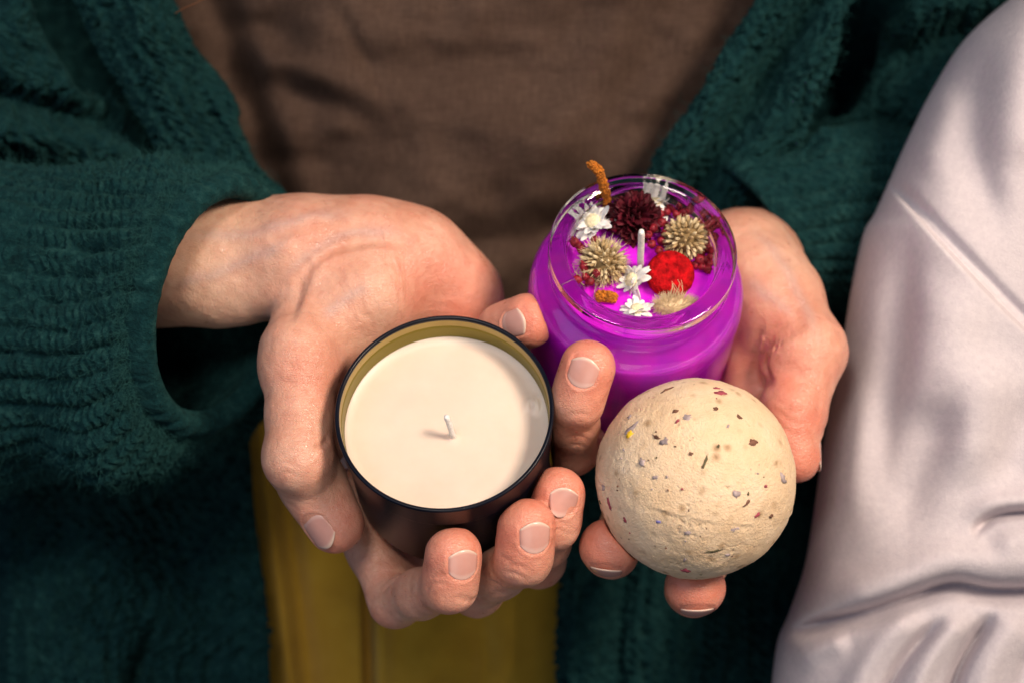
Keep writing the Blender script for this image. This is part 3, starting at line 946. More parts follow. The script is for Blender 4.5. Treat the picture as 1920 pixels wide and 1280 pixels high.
def daisy(px, py, up, axis, rad, n=15, n2=11, label=None):
    c = jp(px, py, up); ax = unit(np.array(axis, float)); ex, ey, ez = frame(ax)
    mb = MB(); r = random.Random(int(px * 7 + py))
    for ringi, (cnt, el, L) in enumerate(((n, .10, rad), (n2, .55, rad * .78))):
        for i in range(cnt):
            if r.random() < .05: continue
            a = 2 * math.pi * (i + r.uniform(-.25, .25)) / cnt + ringi * .2
            d = ex * math.cos(a) + ey * math.sin(a) + ez * (el + r.uniform(-.2, .3))
            petal_mesh(mb, c + d * rad * .12, d, ez, L * r.uniform(.72, 1.05), rad * r.uniform(.15, .21), r.uniform(-.4, .4))
    o = mb.build('white_flower', M['white_petal'], jar_candle, label=label)
    mb = MB(); v, f = ico(3)
    v = v * (1 + .10 * vnoise(v * 6, 4)[:, None]); vv = v[:, 0:1] * ex * rad * .36 + v[:, 1:2] * ey * rad * .36 + v[:, 2:3] * ez * rad * .24 + c + ez * rad * .14
    mb.add(vv, f); mb.build('flower_centre', M['yellow_eye'], o)

daisy(1113, 418, 4.6, AX_J + np.array([-.35, -.05, .1]), 8.2, label='small white flower head facing up near the orange catkin')
daisy(1230, 379, 3.6, AX_J + np.array([.1, .35, -.25]), 7.8, 13, 10, label='white flower lying on its side at the back of the jar')
daisy(1188, 527, 2.2, AX_J * .4 + np.array([-.75, .1, .35]), 7.4, 12, 9, label='white flower tipped sideways beside the wick')
daisy(1194, 583, 1.6, AX_J * .8 + np.array([0, .5, .0]), 6.4, 12, 8, label='white flower half hidden behind the front rim of the jar')

def bloom(px, py, up, R, label):
    c = jp(px, py, up); mb = MB(); r = random.Random(3)
    ex, ey, ez = FJ
    N = 190; ga = math.pi * (3 - math.sqrt(5))
    for i in range(N):
        z = 1 - 1.35 * (i + .5) / N; rho = math.sqrt(max(0, 1 - z * z)); a = i * ga
        d = unit(ex * math.cos(a) * rho + ey * math.sin(a) * rho + ez * z)
        tdir = unit(d + (ex * r.uniform(-.35, .35) + ey * r.uniform(-.35, .35) + ez * .05))
        petal_mesh(mb, c + d * R * .42, tdir, unit(np.cross(tdir, [r.uniform(-1, 1), r.uniform(-1, 1), r.uniform(-1, 1)])), R * r.uniform(.5, .68), R * .17, r.uniform(-.1, .3), 0, 4)
    v, f = ico(3); mb.add(c + v * R * .52, f)
    mb.build('burgundy_flower', M['burgundy'], jar_candle, label=label)
bloom(1188, 410, 4.2, 10.4, 'dark burgundy many petalled flower head behind the wick')

def spiky(px, py, up, R, n, label, tipk=1.0, tuft=False, seed=1):
    c = jp(px, py, up); r = random.Random(seed); ex, ey, ez = FJ
    mb = MB(); v, f = ico(3); mb.add(c + v * R * .66 * (1 + .06 * vnoise(v * 5, seed)[:, None]), f, 2)
    ga = math.pi * (3 - math.sqrt(5))
    for i in range(n):
        z = 1 - 1.75 * (i + .5) / n; rho = math.sqrt(max(0, 1 - z * z)); a = i * ga
        d = unit(ex * math.cos(a) * rho + ey * math.sin(a) * rho + ez * z + np.array([r.uniform(-.1, .1) for _ in range(3)]))
        b = c + d * R * .60
        # a small closed floret with a pale knob, then bristles round it
        vv, ff = tube([b, b + d * R * .20, b + d * R * .34, b + d * R * .40], [R * .055, R * .085, R * .06, R * .02], 6)
        mb.add(vv, ff, 0 if r.random() < .6 else 1)
        for k in range(3):
            d2 = unit(d + np.array([r.uniform(-.42, .42) for _ in range(3)]))
            L = R * r.uniform(.38, .62) * tipk
            vv, ff = tube([b + d2 * R * .06, b + d2 * L * .6, b + d2 * L], [R * .022, R * .016, R * .004], 4, False)
            mb.add(vv, ff, 1)
    return mb.build('globe_thistle', [M['straw'], M['straw_tip'], M['straw_core']], jar_candle, label=label)
spiky(1284, 447, 4.2, 8.3, 110, 'straw coloured spiky globe beside the dark red flower', .8, seed=2)
spiky(1131, 492, 4.2, 8.4, 120, 'straw coloured bristly globe at the left of the wick', 1.15, seed=5)

# scarlet button flower: a felt dome with a dished, ringed crown
c = jp(1257, 514, 4.2); ax = unit(AX_J * .7 + np.array([-.05, -.10, .6])); fr = frame(ax); R = 8.3
pr = sm([(0, R * .30), (R * .30, R * .31), (R * .46, R * .37), (R * .66, R * .38), (R * .90, R * .24), (R * 1.0, -R * .02), (R * .96, -R * .26), (R * .7, -R * .45), (0, -R * .5)], 7)
v, f = lathe([(max(0, q[0]), q[1]) for q in pr], 90); v *= (1 + .012 * fbm(v / .6, 3, 4))[:, None]
obj('scarlet_flower', place(v, c, fr), f, M['red_felt'], jar_candle, label='round scarlet flower head like a felt button')

# orange catkins
def catkin(path, r0, label, seed):
    pts = spline(np.array(path), 14); m = len(pts)
    rad = r0 * np.interp(np.linspace(0, 1, m), [0, .1, .8, .95, 1], [.75, 1, .9, .7, .3])
    mb = MB(); v, f = tube(pts, rad * .8, 14); mb.add(v, f)
    r = random.Random(seed); tv, tf = ico(1)
    for i in range(330):
        k = r.randrange(m - 1); t = r.random(); c0 = pts[k] * (1 - t) + pts[k + 1] * t
        tg = unit(pts[k + 1] - pts[k]); a = r.uniform(0, 6.283); x, y, _ = frame(tg)
        d = x * math.cos(a) + y * math.sin(a); mb.add(c0 + d * rad[k] * .85 + tv * r0 * r.uniform(.16, .30), tf)
    mb.build('orange_catkin', M['orange'], jar_candle, label=label)
b0 = jp(1136, 398, 0)
catkin([b0, b0 + AX_J * 6 + np.array([-.3, 0, 0]), P(1132, 350, b0[2] + 11), P(1123, 322, b0[2] + 16), P(1104, 305, b0[2] + 19)], 1.9, 'orange catkin standing up above the back rim', 1)
b1 = jp(1118, 556, 1.0); b2 = jp(1156, 560, 1.2)
catkin([b1, (b1 + b2) / 2 + AX_J * .8, b2], 2.1, 'short orange catkin lying on the wax at the front', 2)

# crimson bud sprays
def spray(spots, up, label, seed):
    r = random.Random(seed); mb = MB(); pts = [jp(x, y, up + r.uniform(-1, 1.5)) for x, y in spots]
    root = np.mean(pts, 0) - AX_J * (up + 1)
    v0, f0 = ico(2)
    for p in pts:
        a = [root, (root + p) / 2 + np.array([r.uniform(-1, 1), r.uniform(-1, 1), r.uniform(0, 1)]), p]
        v, f = tube(spline(np.array(a), 5), .22, 5, False); mb.add(v, f, 1)
        d = unit(p - root + np.array([r.uniform(-1, 1) for _ in range(3)])); ex, ey, ez = frame(d); R = r.uniform(1.25, 1.75)
        vv = v0 * (1 + .16 * vnoise(v0 * 2.5 + r.uniform(0, 50), seed)[:, None]); mb.add(p + R * (vv[:, 0:1] * ex + vv[:, 1:2] * ey + vv[:, 2:3] * ez * 1.15), f0, 0)
        for q in range(4):
            an = q * 1.57 + r.uniform(0, 1); dd = unit(ez * .8 + ex * math.cos(an) * .7 + ey * math.sin(an) * .7)
            petal_mesh(mb, p + dd * R * .5, dd, ez, R * 1.0, R * .30, .25, 0, 3)
    mb.build('crimson_spray', [M['red_bud'], M['red_stem']], jar_candle, label=label)
spray([(1262, 392), (1276, 385), (1283, 399), (1301, 387), (1268, 402), (1250, 398), (1290, 396), (1310, 382), (1256, 388), (1243, 394)], 5.0, 'cluster of small crimson buds by the back rim', 1)
spray([(1322, 418), (1336, 422), (1328, 433), (1302, 420), (1313, 425), (1338, 432), (1318, 410)], 4.0, 'small crimson buds beside the right wall of the jar', 2)
spray([(1252, 428), (1246, 440), (1240, 452), (1222, 458), (1236, 470), (1256, 436)], 3.5, 'crimson buds between the dark flower and the straw globe', 3)
spray([(1322, 487), (1330, 495), (1316, 500), (1305, 497), (1326, 505), (1334, 480), (1312, 488)], 2.0, 'thin crimson twig lying beside the scarlet flower', 4)
spray([(1078, 455), (1090, 468), (1086, 462), (1115, 450)], 4.5, 'crimson buds above the bristly globe', 5)
spray([(1095, 500), (1118, 513), (1083, 525), (1098, 520), (1106, 528)], 6.0, 'crimson buds in front of the bristly globe', 6)

spray([(1218, 395), (1228, 410), (1225, 428), (1238, 402), (1240, 418), (1216, 440)], 6.0, 'crimson buds against the dark burgundy flower', 7)
spray([(1150, 402), (1160, 388), (1146, 415), (1152, 428)], 5.0, 'crimson buds between the orange catkin and the dark flower', 8)
spray([(1320, 445), (1333, 455), (1326, 466), (1338, 470), (1316, 474)], 2.5, 'crimson buds at the right inner wall of the jar', 9)
# pale bunny-tail grass at the front
c = jp(1266, 574, 2.0); mb = MB(); r = random.Random(9); v, f = ico(2)
ex, ey, ez = FJ
mb.add(c + v * np.array([6.6, 2.9, 2.4]), f, 0)
for i in range(1300):
    d = unit(np.array([r.gauss(0, 1) for _ in range(3)])); b = c + d * np.array([6.4, 2.7, 2.2])
    d2 = unit(d + np.array([.5, .25, .2]) + np.array([r.uniform(-.4, .4) for _ in range(3)])); L = r.uniform(1.6, 3.4)
    vv, ff = tube([b, b + d2 * L * .6, b + d2 * L + np.array([0, .2, 0])], [.085, .06, .02], 3, False); mb.add(vv, ff, 0)
mb.build('bunny_tail_grass', M['tail'], jar_candle, label='fluffy pale grass head at the front of the jar')
# loose bristles curling at the left
mb = MB(); r = random.Random(4)
for i in range(26):
    b = jp(1088 + r.uniform(-12, 35), 520 + r.uniform(-25, 22), r.uniform(1, 5)); d = unit(np.array([r.uniform(-1, .6), r.uniform(-1, .6), r.uniform(.0, .7)])); L = r.uniform(3, 7)
    cv = np.array([r.uniform(-1, 1) for _ in range(3)]) * .9
    vv, ff = tube(spline(np.array([b, b + d * L * .5 + cv, b + d * L]), 5), .11, 4, False); mb.add(vv, ff)
for i in range(8):
    b = jp(1255 + r.uniform(-6, 30), 556, 4.5); d = unit(np.array([r.uniform(-.9, .5), 1, .3])); L = r.uniform(4, 8)
    vv, ff = tube(spline(np.array([b, b + d * L * .5 + np.array([.5, 0, .3]), b + d * L]), 5), .08, 4, False); mb.add(vv, ff)
mb.build('dry_bristles', M['straw_tip'], jar_candle)
wb = jp(1201, 500, 0)
wk = np.array([wb - AX_J * 1, wb, wb + AX_J * 6 + np.array([-.6, 0, 0]), wb + AX_J * 12 + np.array([-1.0, .2, 0]), wb + AX_J * 20.5 + np.array([-1.7, .8, 0])])
v, f = tube(spline(wk, 8), np.interp(np.linspace(0, 1, 33), [0, .9, .95, 1], [1.15, 1.15, 1.2, .9]), 12)
obj('wick', v, f, M['wick'], jar_candle)

# ------------------------------------------------------------------ bath bomb
v, f = ico(7)
n0 = v.copy()
def ball_dir(x, y):
    eye = np.array([0, 0, D]); d = unit(P(x, y, 0) - eye); b = (eye - C_B) @ d
    return unit(eye + d * (-b - math.sqrt(max(0, b * b - ((eye - C_B) @ (eye - C_B) - R_B ** 2)))) - C_B)
p1, p2, p3 = ball_dir(1165, 928), ball_dir(1300, 972), ball_dir(1425, 985)
eq = unit(np.cross(p2 - p1, p3 - p1)); eq = eq if eq[1] > 0 else -eq      # normal of the seam left by the mould
h = n0 @ eq + .012 * vnoise(n0 * 7, 2) + .012 * vnoise(n0 * 19, 3)
z0 = float(eq @ p2)
disp = .30 * fbm(n0 * 3.2, 3, 1) + .07 * fbm(n0 * 13, 3, 2) + .045 * fbm(n0 * 45, 2, 3)
side = np.clip(.5 + .8 * vnoise(n0 * 3.5, 8), 0, 1)
disp += .6 * (.55 * np.exp(-((h - z0 - .012) / .016) ** 2) - .60 * np.exp(-((h - z0 + .026) / .020) ** 2)) * np.clip(.15 + 1.1 * vnoise(n0 * 5.5, 8), 0.05, .9)
pit = vnoise(n0 * 22, 21); disp -= .35 * np.clip(pit - .5, 0, 1)
pit = vnoise(n0 * 34, 25) * np.clip(.3 + vnoise(n0 * 4, 26), 0, 1); disp -= .45 * np.clip(pit - .32, 0, 1)
disp += .05 * vnoise(n0 * 75, 31) + .05 * vnoise(n0 * 120, 32)
cr = vnoise(n0 * 60, 33) * np.clip(.25 + vnoise(n0 * 5, 34), 0, 1); disp -= 1.9 * np.clip(cr - .36, 0, 1)
pit = vnoise(n0 * 50, 22); disp -= .4 * np.clip(pit - .58, 0, 1)
v = n0 * (R_B - .25 + disp)[:, None]
mb_v = [v + C_B]; faces = list(f); mi = [0] * len(f); nb = len(v)
fm = ['fleck_brown', 'fleck_grey', 'fleck_pink', 'fleck_olive', 'fleck_blue', 'fleck_yellow']
MBf = MB()
def fleck(px, py, L, w, ang, kind, seed):
    L, w = L * 1.15, w * 1.15
    r = random.Random(seed); eye = np.array([0, 0, D]); d = unit(P(px, py, 0) - eye); oc = eye - C_B
    b = oc @ d; disc = b * b - (oc @ oc - R_B ** 2)
    if disc < 0: return
    p = eye + d * (-b - math.sqrt(disc)); n = unit(p - C_B)
    x = unit(np.array([math.cos(ang), math.sin(ang), 0]) - n * (math.cos(ang) * n[0] + math.sin(ang) * n[1])); y = np.cross(n, x)
    m = 11; k = 3; vs = []
    for j in range(k):
        q = (1, .72, .3)[j]
        for i in range(m):
            a = 2 * math.pi * i / m; jj = 1 + r.uniform(-.55, .5)
            X, Y = L * .5 * math.cos(a) * q * jj, w * .5 * math.sin(a) * q * jj
            zz = (-.5, .05, .09)[j] + .06 * math.sin(3 * X + seed)
            sag = (X * X + Y * Y) / (2 * R_B)
            vs.append(p + x * X + y * (Y + .12 * X * X / max(L, 1)) + n * (zz - sag))
    fs = []
    for j in range(k - 1):
        for i in range(m): fs.append((j * m + i, j * m + (i + 1) % m, (j + 1) * m + (i + 1) % m, (j + 1) * m + i))
    fs.append(tuple((k - 1) * m + i for i in range(m)))
    MBf.add(vs, fs, 1 + kind)
big = [(1352, 735, 4.4, 2.4, .5, 2), (1345, 727, 2.6, 1.6, -.3, 2), (1183, 802, 5.0, 2.0, .5, 1), (1179, 812, 2.6, 2.4, .2, 5), (1415, 827, 3.4, 2.4, .3, 0), (1386, 780, 3.0, 1.4, -.8, 0),
       (1322, 866, 4.6, .9, 1.2, 3), (1246, 826, 3.4, 2.6, .2, 1), (1230, 818, 3.2, 1.2, -.7, 0), (1203, 866, 2.6, 2.0, -1, 1), (1470, 897, 3.4, 2.2, -.6, 1), (1382, 926, 2.8, 1.8, -.5, 1),
       (1338, 1033, 6.0, 1.4, .15, 3), (1364, 1040, 2.6, .9, -.2, 1), (1286, 1070, 3.0, 2.2, .1, 2), (1284, 1049, 2.2, .8, 1.3, 1), (1141, 945, 4.6, 1.0, -1.2, 2), (1171, 975, 1.8, 1.2, -1.2, 2),
       (1234, 978, 2.0, 1.0, .1, 4), (1270, 788, 1.6, 1.0, 1.2, 2), (1250, 729, 3.6, 1.0, .5, 0), (1342, 765, 2.2, 1.5, 1, 0), (1379, 993, 3.6, 1.8, .1, 1), (1420, 966, 2.4, 1.4, .4, 2),
       (1130, 911, 2.6, 1.6, .8, 1), (1366, 798, 1.4, .8, 1, 1), (1347, 836, 1.2, .9, 1, 3), (1401, 943, 3.0, .8, .7, 0), (1290, 998, 2.6, 1.8, .6, 1), (1437, 911, 1.2, 1.0, 0, 2), (1296, 849, 1.4, 1.2, 0, 0),
       (1180, 780, 2.4, 1.4, .5, 1), (1288, 780, 3.0, 2.2, .4, 1), (1266, 770, 2.0, 1.4, .2, 0), (1124, 940, 1.6, .8, -.8, 3), (1448, 968, 1.4, 1, 0, 0), (1228, 895, 1.8, 1.0, 0, 1)]
for i, (x, y, L, w, a, kd) in enumerate(big): fleck(x, y, L, w, a, kd, i)
r = random.Random(12)
for i in range(30):
    a = r.uniform(0, 6.283); q = math.sqrt(r.random()) * 183
    fleck(1303 + q * math.cos(a), 895 + q * math.sin(a), r.uniform(.4, 1.2), r.uniform(.3, .6), r.uniform(0, 3), r.choice([0, 0, 0, 1, 1, 2, 3]), 100 + i)
allv = np.concatenate([v + C_B] + MBf.v)
allf = [tuple(q) for q in f] + [tuple(i + nb for i in q) for q in MBf.f]
ball = obj('bath_bomb', allv, allf, [M['bomb']] + [M[x] for x in fm], None, mat_idx=[0] * len(f) + MBf.m, origin=C_B - unit([0, .643, .766]) * R_B)
tag(ball, 'round beige speckled bath bomb resting on fingertips in front of the purple jar', 'bath bomb')

# ------------------------------------------------------------------ clothing
def sheet(name, mat, parent, L, R, y0, y1, wf, nx, ny, thick=3.0, roll=0.0, attr=None, disp=None):
    """cloth between two picture-edge curves L(y), R(y) at depths wf(px, py), given a real thickness"""
    ys = np.linspace(y0, y1, ny); tx = np.linspace(0, 1, nx)
    def ext(e):
        e = list(e); (xa, ya), (xb, yb) = e[0], e[1]; s0 = np.clip((xb - xa) / (yb - ya), -1, 1); (xc, yc), (xd, yd) = e[-2], e[-1]; s1 = np.clip((xd - xc) / (yd - yc), -.3, .3)
        return [(xa - 400 * s0 * .7, ya - 400)] + e + [(xd + 400 * s1 * .7, yd + 400)]
    L, R = ext(L), ext(R)
    X = np.stack([np.interp(ys, *zip(*[(b, a) for a, b in L])), np.interp(ys, *zip(*[(b, a) for a, b in R]))], -1)
    # soften the edge curves
    for _ in range(12): X[1:-1] = .25 * X[:-2] + .5 * X[1:-1] + .25 * X[2:]
    PX = X[:, :1] * (1 - tx) + X[:, 1:] * tx; PY = np.repeat(ys[:, None], nx, 1)
    w = wf(PX, PY)
    S = P(PX, PY, w)
    du = np.gradient(S, axis=1); dv = np.gradient(S, axis=0)
    n = np.cross(dv, du); n /= np.linalg.norm(n, axis=-1)[..., None] + 1e-9
    n[n[..., 2] < 0] *= -1
    a_mm = np.cumsum(np.linalg.norm(du, axis=-1), 1); b_mm = np.cumsum(np.linalg.norm(dv, axis=-1), 0)
    relief = np.zeros_like(w)
    if disp is not None:
        relief = disp(a_mm, b_mm, S); S = S + n * relief[..., None]
    e = np.minimum(np.minimum(a_mm - a_mm[:, :1], a_mm[:, -1:] - a_mm), 1e9)
    if roll > 0:
        q = np.clip(1 - e / roll, 0, 1); S = S - n * (roll * .9 * (1 - np.sqrt(1 - q * q)))[..., None]
    B = S - n * thick * np.clip(e / 1.0 + .25, 0, 1)[..., None]
    m = nx * ny; i = np.arange(ny - 1)[:, None] * nx + np.arange(nx - 1)
    i = i.ravel(); F1 = np.stack([i, i + nx, i + nx + 1, i + 1], -1); F2 = F1[:, ::-1] + m
    ring = np.concatenate([np.arange(nx), np.arange(1, ny) * nx + nx - 1, (ny - 1) * nx + np.arange(nx - 2, -1, -1), np.arange(ny - 2, 0, -1) * nx])
    r2 = np.roll(ring, -1); F3 = np.stack([ring, r2, r2 + m, ring + m], -1)
    at = {'cloth_mm': np.tile(np.stack([a_mm, b_mm, 0 * a_mm], -1).reshape(-1, 3), (2, 1)), 'relief': np.tile(relief.ravel(), 2)}
    o = obj(name, np.concatenate([S.reshape(-1, 3), B.reshape(-1, 3)]), np.concatenate([F1, F2, F3]), mat, parent, attrs=at)
    return o, S, n

def fuzz(parent, S, n, count, Lr, name='fuzz', rad=.035, seed=1, mat='fuzz'):
    r = np.random.default_rng(seed)
    S = S.reshape(-1, 3); n = n.reshape(-1, 3)
    k = r.integers(0, len(S), count); b = S[k]; nn = n[k]
    d = nn * .75 + r.normal(0, .75, (count, 3)); d /= np.linalg.norm(d, axis=1)[:, None]
    L = r.uniform(*Lr, count)[:, None]; c1 = r.normal(0, .35, (count, 3)); c2 = r.normal(0, .35, (count, 3))
    pts = np.stack([b, b + d * L * .35 + c1 * L * .1, b + d * L * .6 + c1 * L * .35, b + d * L * .75 + (c1 + c2) * L * .5 - nn * L * .1], 1)
    cu = bpy.data.hair_curves.new(name); cu.add_curves([4] * count)
    off = base_of(parent)
    cu.attributes['position'].data.foreach_set('vector', (W(pts.reshape(-1, 3)) - off).astype(np.float32).ravel())
    ra = cu.attributes.get('radius') or cu.attributes.new('radius', 'FLOAT', 'POINT')
    ra.data.foreach_set('value', np.tile(np.array([1, .9, .7, .25]) * rad * .001, count).astype(np.float32))
    cu.materials.append(M[mat])
    o = bpy.data.objects.new(name, cu); C.objects.link(o); o.parent = parent; o['kind'] = 'stuff'
    return o

def knit(p=3.6, q=3.0, amp=.55, rib=0.0, ribp=7.0, along=0, seed=0, lump=.6):
    def f(a, b, S):
        if along: a, b = b, a
        jit = 1.2 * fbm(S / 14, 2, seed)
        col = np.cos(2 * np.pi * (a + jit) / p); row = np.cos(2 * np.pi * (b / q + .28 * np.sin(2 * np.pi * (a + jit) / p)))
        k = .7 + .6 * vnoise(S / 9, seed + 3)
        d = amp * k * (.55 * col + .55 * row)
        if rib: d = d + rib * np.cos(2 * np.pi * (a + 1.6 * jit) / ribp)
        hol = vnoise(S / 2.6, seed + 9)
        d = d - 1.6 * amp * np.clip(hol - .25, 0, 1) * 2 + lump * .7 * fbm(S / 5, 3, seed + 5)
        return d
    return f

# shirt
def w_shirt(x, y):
    w = -150 + (560 - y) * .052
    w = w - ((x - 900) / 520) ** 2 * 26
    w = w + 5 * np.exp(-((x - 520 - .35 * (y - 200)) / 40) ** 2) - 6 * np.exp(-((x - 455 - .30 * (y - 150)) / 34) ** 2)
    w = w - 3.5 * np.exp(-(((x - 700) * .3 + (y - 160)) / 55) ** 2) + 3.5 * np.exp(-(((x - 760) * -.2 + (y - 240)) / 60) ** 2)
    w = w + 3 * np.exp(-((x - 1120 + .5 * (y - 100)) / 50) ** 2) - 3 * np.exp(-((x - 1220 + .55 * (y - 100)) / 40) ** 2)
    w = w - 6 * np.exp(-((y - 455 + .25 * (x - 900)) / 34) ** 2) + 4 * np.exp(-((y - 520 + .2 * (x - 900)) / 40) ** 2)
    w = w - 5 * np.exp(-((y - 175 - .30 * (x - 560)) / 30) ** 2) * np.exp(-((x - 560) / 150) ** 2) + 5 * np.exp(-((y - 130 - .35 * (x - 560)) / 36) ** 2) * np.exp(-((x - 600) / 160) ** 2)
    w = w - 2.2 * np.exp(-((x - 655 - .55 * (y - 60)) / 20) ** 2) * np.exp(-((y - 90) / 110) ** 2)
    w = w - 34 * np.clip((y - 300) / 330, 0, 1) ** 1.6
    return w + 7.0 * fbm(np.stack([x / 210, y / 130, 0 * x], -1), 3, 31)
shirt, S, n = sheet('shirt', M['linen'], person, [(200, -60), (330, 200), (420, 640)], [(1520, -60), (1420, 200), (1300, 640)], -280, 640, w_shirt, 300, 260, 1.5)

# mustard skirt below
def w_skirt(x, y):
    w = -196 - (y - 900) * .02
    w = w + 6 * np.exp(-((x - 500 - .12 * (y - 900)) / 16) ** 2) - 4 * np.exp(-((x - 535 - .12 * (y - 900)) / 18) ** 2)
    w = w - 13 * np.exp(-((x - 690 - .02 * (y - 1200)) / 9) ** 2) + 3.5 * np.exp(-((x - 715) / 18) ** 2)
    w = w - 2.2 * np.exp(-((x - 905) / 20) ** 2) + 2 * np.exp(-((x - 960) / 30) ** 2)
    return w + 2.2 * fbm(np.stack([x / 120, y / 260, 0 * x], -1), 3, 41)
skirt, S, n = sheet('skirt', M['mustard'], person, [(400, 600), (400, 1360)], [(1180, 600), (1180, 1360)], 600, 1600, w_skirt, 240, 240, 1.5)

# large navy button on the skirt
bw = float(w_skirt(np.array([612.]), np.array([985.]))[0]); bc = P(612, 985, bw + 3.0); fb = frame([.05, .25, 1])
v, f = lathe(rounded([(0, 1.2), (6.2, 1.0), (7.0, 1.9), (8.4, 1.6), (8.8, 0), (8.0, -1.6), (0, -1.8)], .8, 4), 48)
obj('button', place(v, bc, fb), f, M['navy'], skirt)

cardigan = bpy.data.objects.new('cardigan', None); C.objects.link(cardigan); cardigan.parent = person; cardigan.empty_display_size = .02

# lower front panels
def w_pl(x, y):
    w = -168 + 10 * np.sin((x - 40) / 75) + (500 - x) * .02
    w = w + 9 * np.exp(-((x - 440 - .10 * (y - 900)) / 60) ** 2)
    w = w - 16 * np.exp(-((x - 245 + .35 * (y - 1280)) / 16) ** 2) * np.clip((y - 1150) / 80, 0, 1)
    w = w + 6 * np.exp(-(((x - 330) * .35 + (y - 850)) / 40) ** 2)
    w = w - 40 * np.clip((20 - x) / 60, 0, 1)
    return w + 5 * fbm(np.stack([x / 120, y / 240, 0 * x], -1), 2, 51)
o, S, n = sheet('front_panel', M['knit'], cardigan, [(-420, 560), (-420, 1600)], [(560, 560), (520, 740), (470, 830), (480, 1000), (495, 1150), (510, 1360)], 560, 1600, w_pl, 470, 490, 4, 3.0, disp=knit(6.0, 4.6, 1.7, .9, 11.2, seed=1))
fuzz(o, S, n, 2600, (3, 9), seed=1)
def w_pr(x, y):
    w = -172 + 8 * np.sin((x - 1000) / 90)
    w = w + 7 * np.exp(-((x - 1075) / 45) ** 2) - 8 * np.exp(-((x - 1180 + .1 * (y - 1000)) / 30) ** 2)
    return w + 5 * fbm(np.stack([x / 120, y / 240, 0 * x], -1), 2, 61)
o, S, n = sheet('front_panel', M['knit'], cardigan, [(1200, 380), (1120, 600), (1060, 850), (1040, 1100), (1030, 1360)], [(2300, 380), (2300, 1600)], 380, 1600, w_pr, 340, 490, 4, 3.0, disp=knit(6.0, 4.6, 1.7, .9, 11.2, seed=2))
fuzz(o, S, n, 2600, (3, 9), seed=2)

# the back of the cardigan, deep behind the gaps at the arms
o, S, n = sheet('back_panel', M['knit'], cardigan, [(-420, -280), (-420, 700)], [(2300, -280), (2300, 700)], -280, 700, lambda x, y: -212 + 0 * x, 240, 120, 4, disp=knit(6.0, 4.6, 1.5, .8, 10.8, seed=9))
# lapels
def w_ll(x, y):
    w = -126 + (350 - y) * .05 + 9 * np.exp(-((x - 250 - .40 * y) / 60) ** 2)
    w = w - 30 * np.clip((115 + .62 * y - x) / 60, 0, 1.2) ** 2
    return w + 4 * fbm(np.stack([x / 90, y / 150, 0 * x], -1), 2, 71)
o, S, n = sheet('lapel', M['knit'], cardigan, [(95, -60), (165, 80), (262, 250), (350, 420)], [(300, -60), (345, 20), (405, 150), (480, 290), (545, 362), (560, 420)], -280, 420, w_ll, 220, 340, 5, 9.0, disp=knit(6.0, 4.6, 1.5, .8, 10.8, seed=3))
fuzz(o, S, n, 2000, (3, 9), seed=3)
def w_lr(x, y):
    q = x + .62 * y
    w = -130 + (350 - y) * .05 + 11 * np.exp(-((q - 1440) / 55) ** 2) - 15 * np.exp(-((q - 1525) / 32) ** 2) + 10 * np.exp(-((q - 1600) / 50) ** 2) - 22 * np.clip((q - 1660) / 90, 0, 1.3)
    return w + 4 * fbm(np.stack([x / 90, y / 150, 0 * x], -1), 2, 81)
o, S, n = sheet('lapel', M['knit'], cardigan, [(1440, -60), (1395, 10), (1310, 150), (1210, 295), (1180, 420)], [(1610, -60), (1580, 120), (1520, 260), (1480, 420)], -280, 420, w_lr, 240, 340, 5, 8.0, disp=knit(6.0, 4.6, 1.5, .8, 10.8, seed=4))
fuzz(o, S, n, 2000, (3, 9), seed=4)

# upper arm beside the left lapel, and the back of the cardigan behind everything at the right
def w_ua(x, y):
    w = -120 + 20 * np.cos((x + .55 * y - 60) / 150) - 34 * np.clip((x - .75 * y - 90) / 110, 0, 1.3) ** 2
    w = w - 14 * np.exp(-((y - 178 - .30 * x) / 26) ** 2) + 9 * np.exp(-((y - 240 - .25 * x) / 40) ** 2)
    return w + 6 * fbm(np.stack([x / 110, y / 90, 0 * x], -1), 2, 91)
o, S, n = sheet('upper_sleeve', M['knit'], cardigan, [(-420, -60), (-420, 460)], [(20, -60), (90, 70), (170, 180), (280, 280), (360, 460)], -280, 460, w_ua, 400, 360, 5, 9, disp=knit(6.0, 4.6, 1.5, .8, 10.8, seed=5))
fuzz(o, S, n, 1800, (3, 9), seed=5)
def w_ub(x, y):
    w = -150 + 14 * np.sin((x - .5 * y) / 85) - 16 * np.exp(-((y - 120 + .35 * (x - 1650)) / 38) ** 2) + 8 * np.exp(-((y - 210 + .1 * (x - 1600)) / 40) ** 2)
    return w + 7 * fbm(np.stack([x / 110, y / 90, 0 * x], -1), 2, 95)
o, S, n = sheet('upper_sleeve', M['knit'], cardigan, [(1700, -60), (1665, 60), (1590, 200), (1500, 300), (1480, 460)], [(2250, -60), (2250, 460)], -280, 460, w_ub, 300, 340, 5, 8, disp=knit(6.0, 4.6, 1.5, .8, 10.8, seed=6))
fuzz(o, S, n, 2600, (3, 9), seed=6)

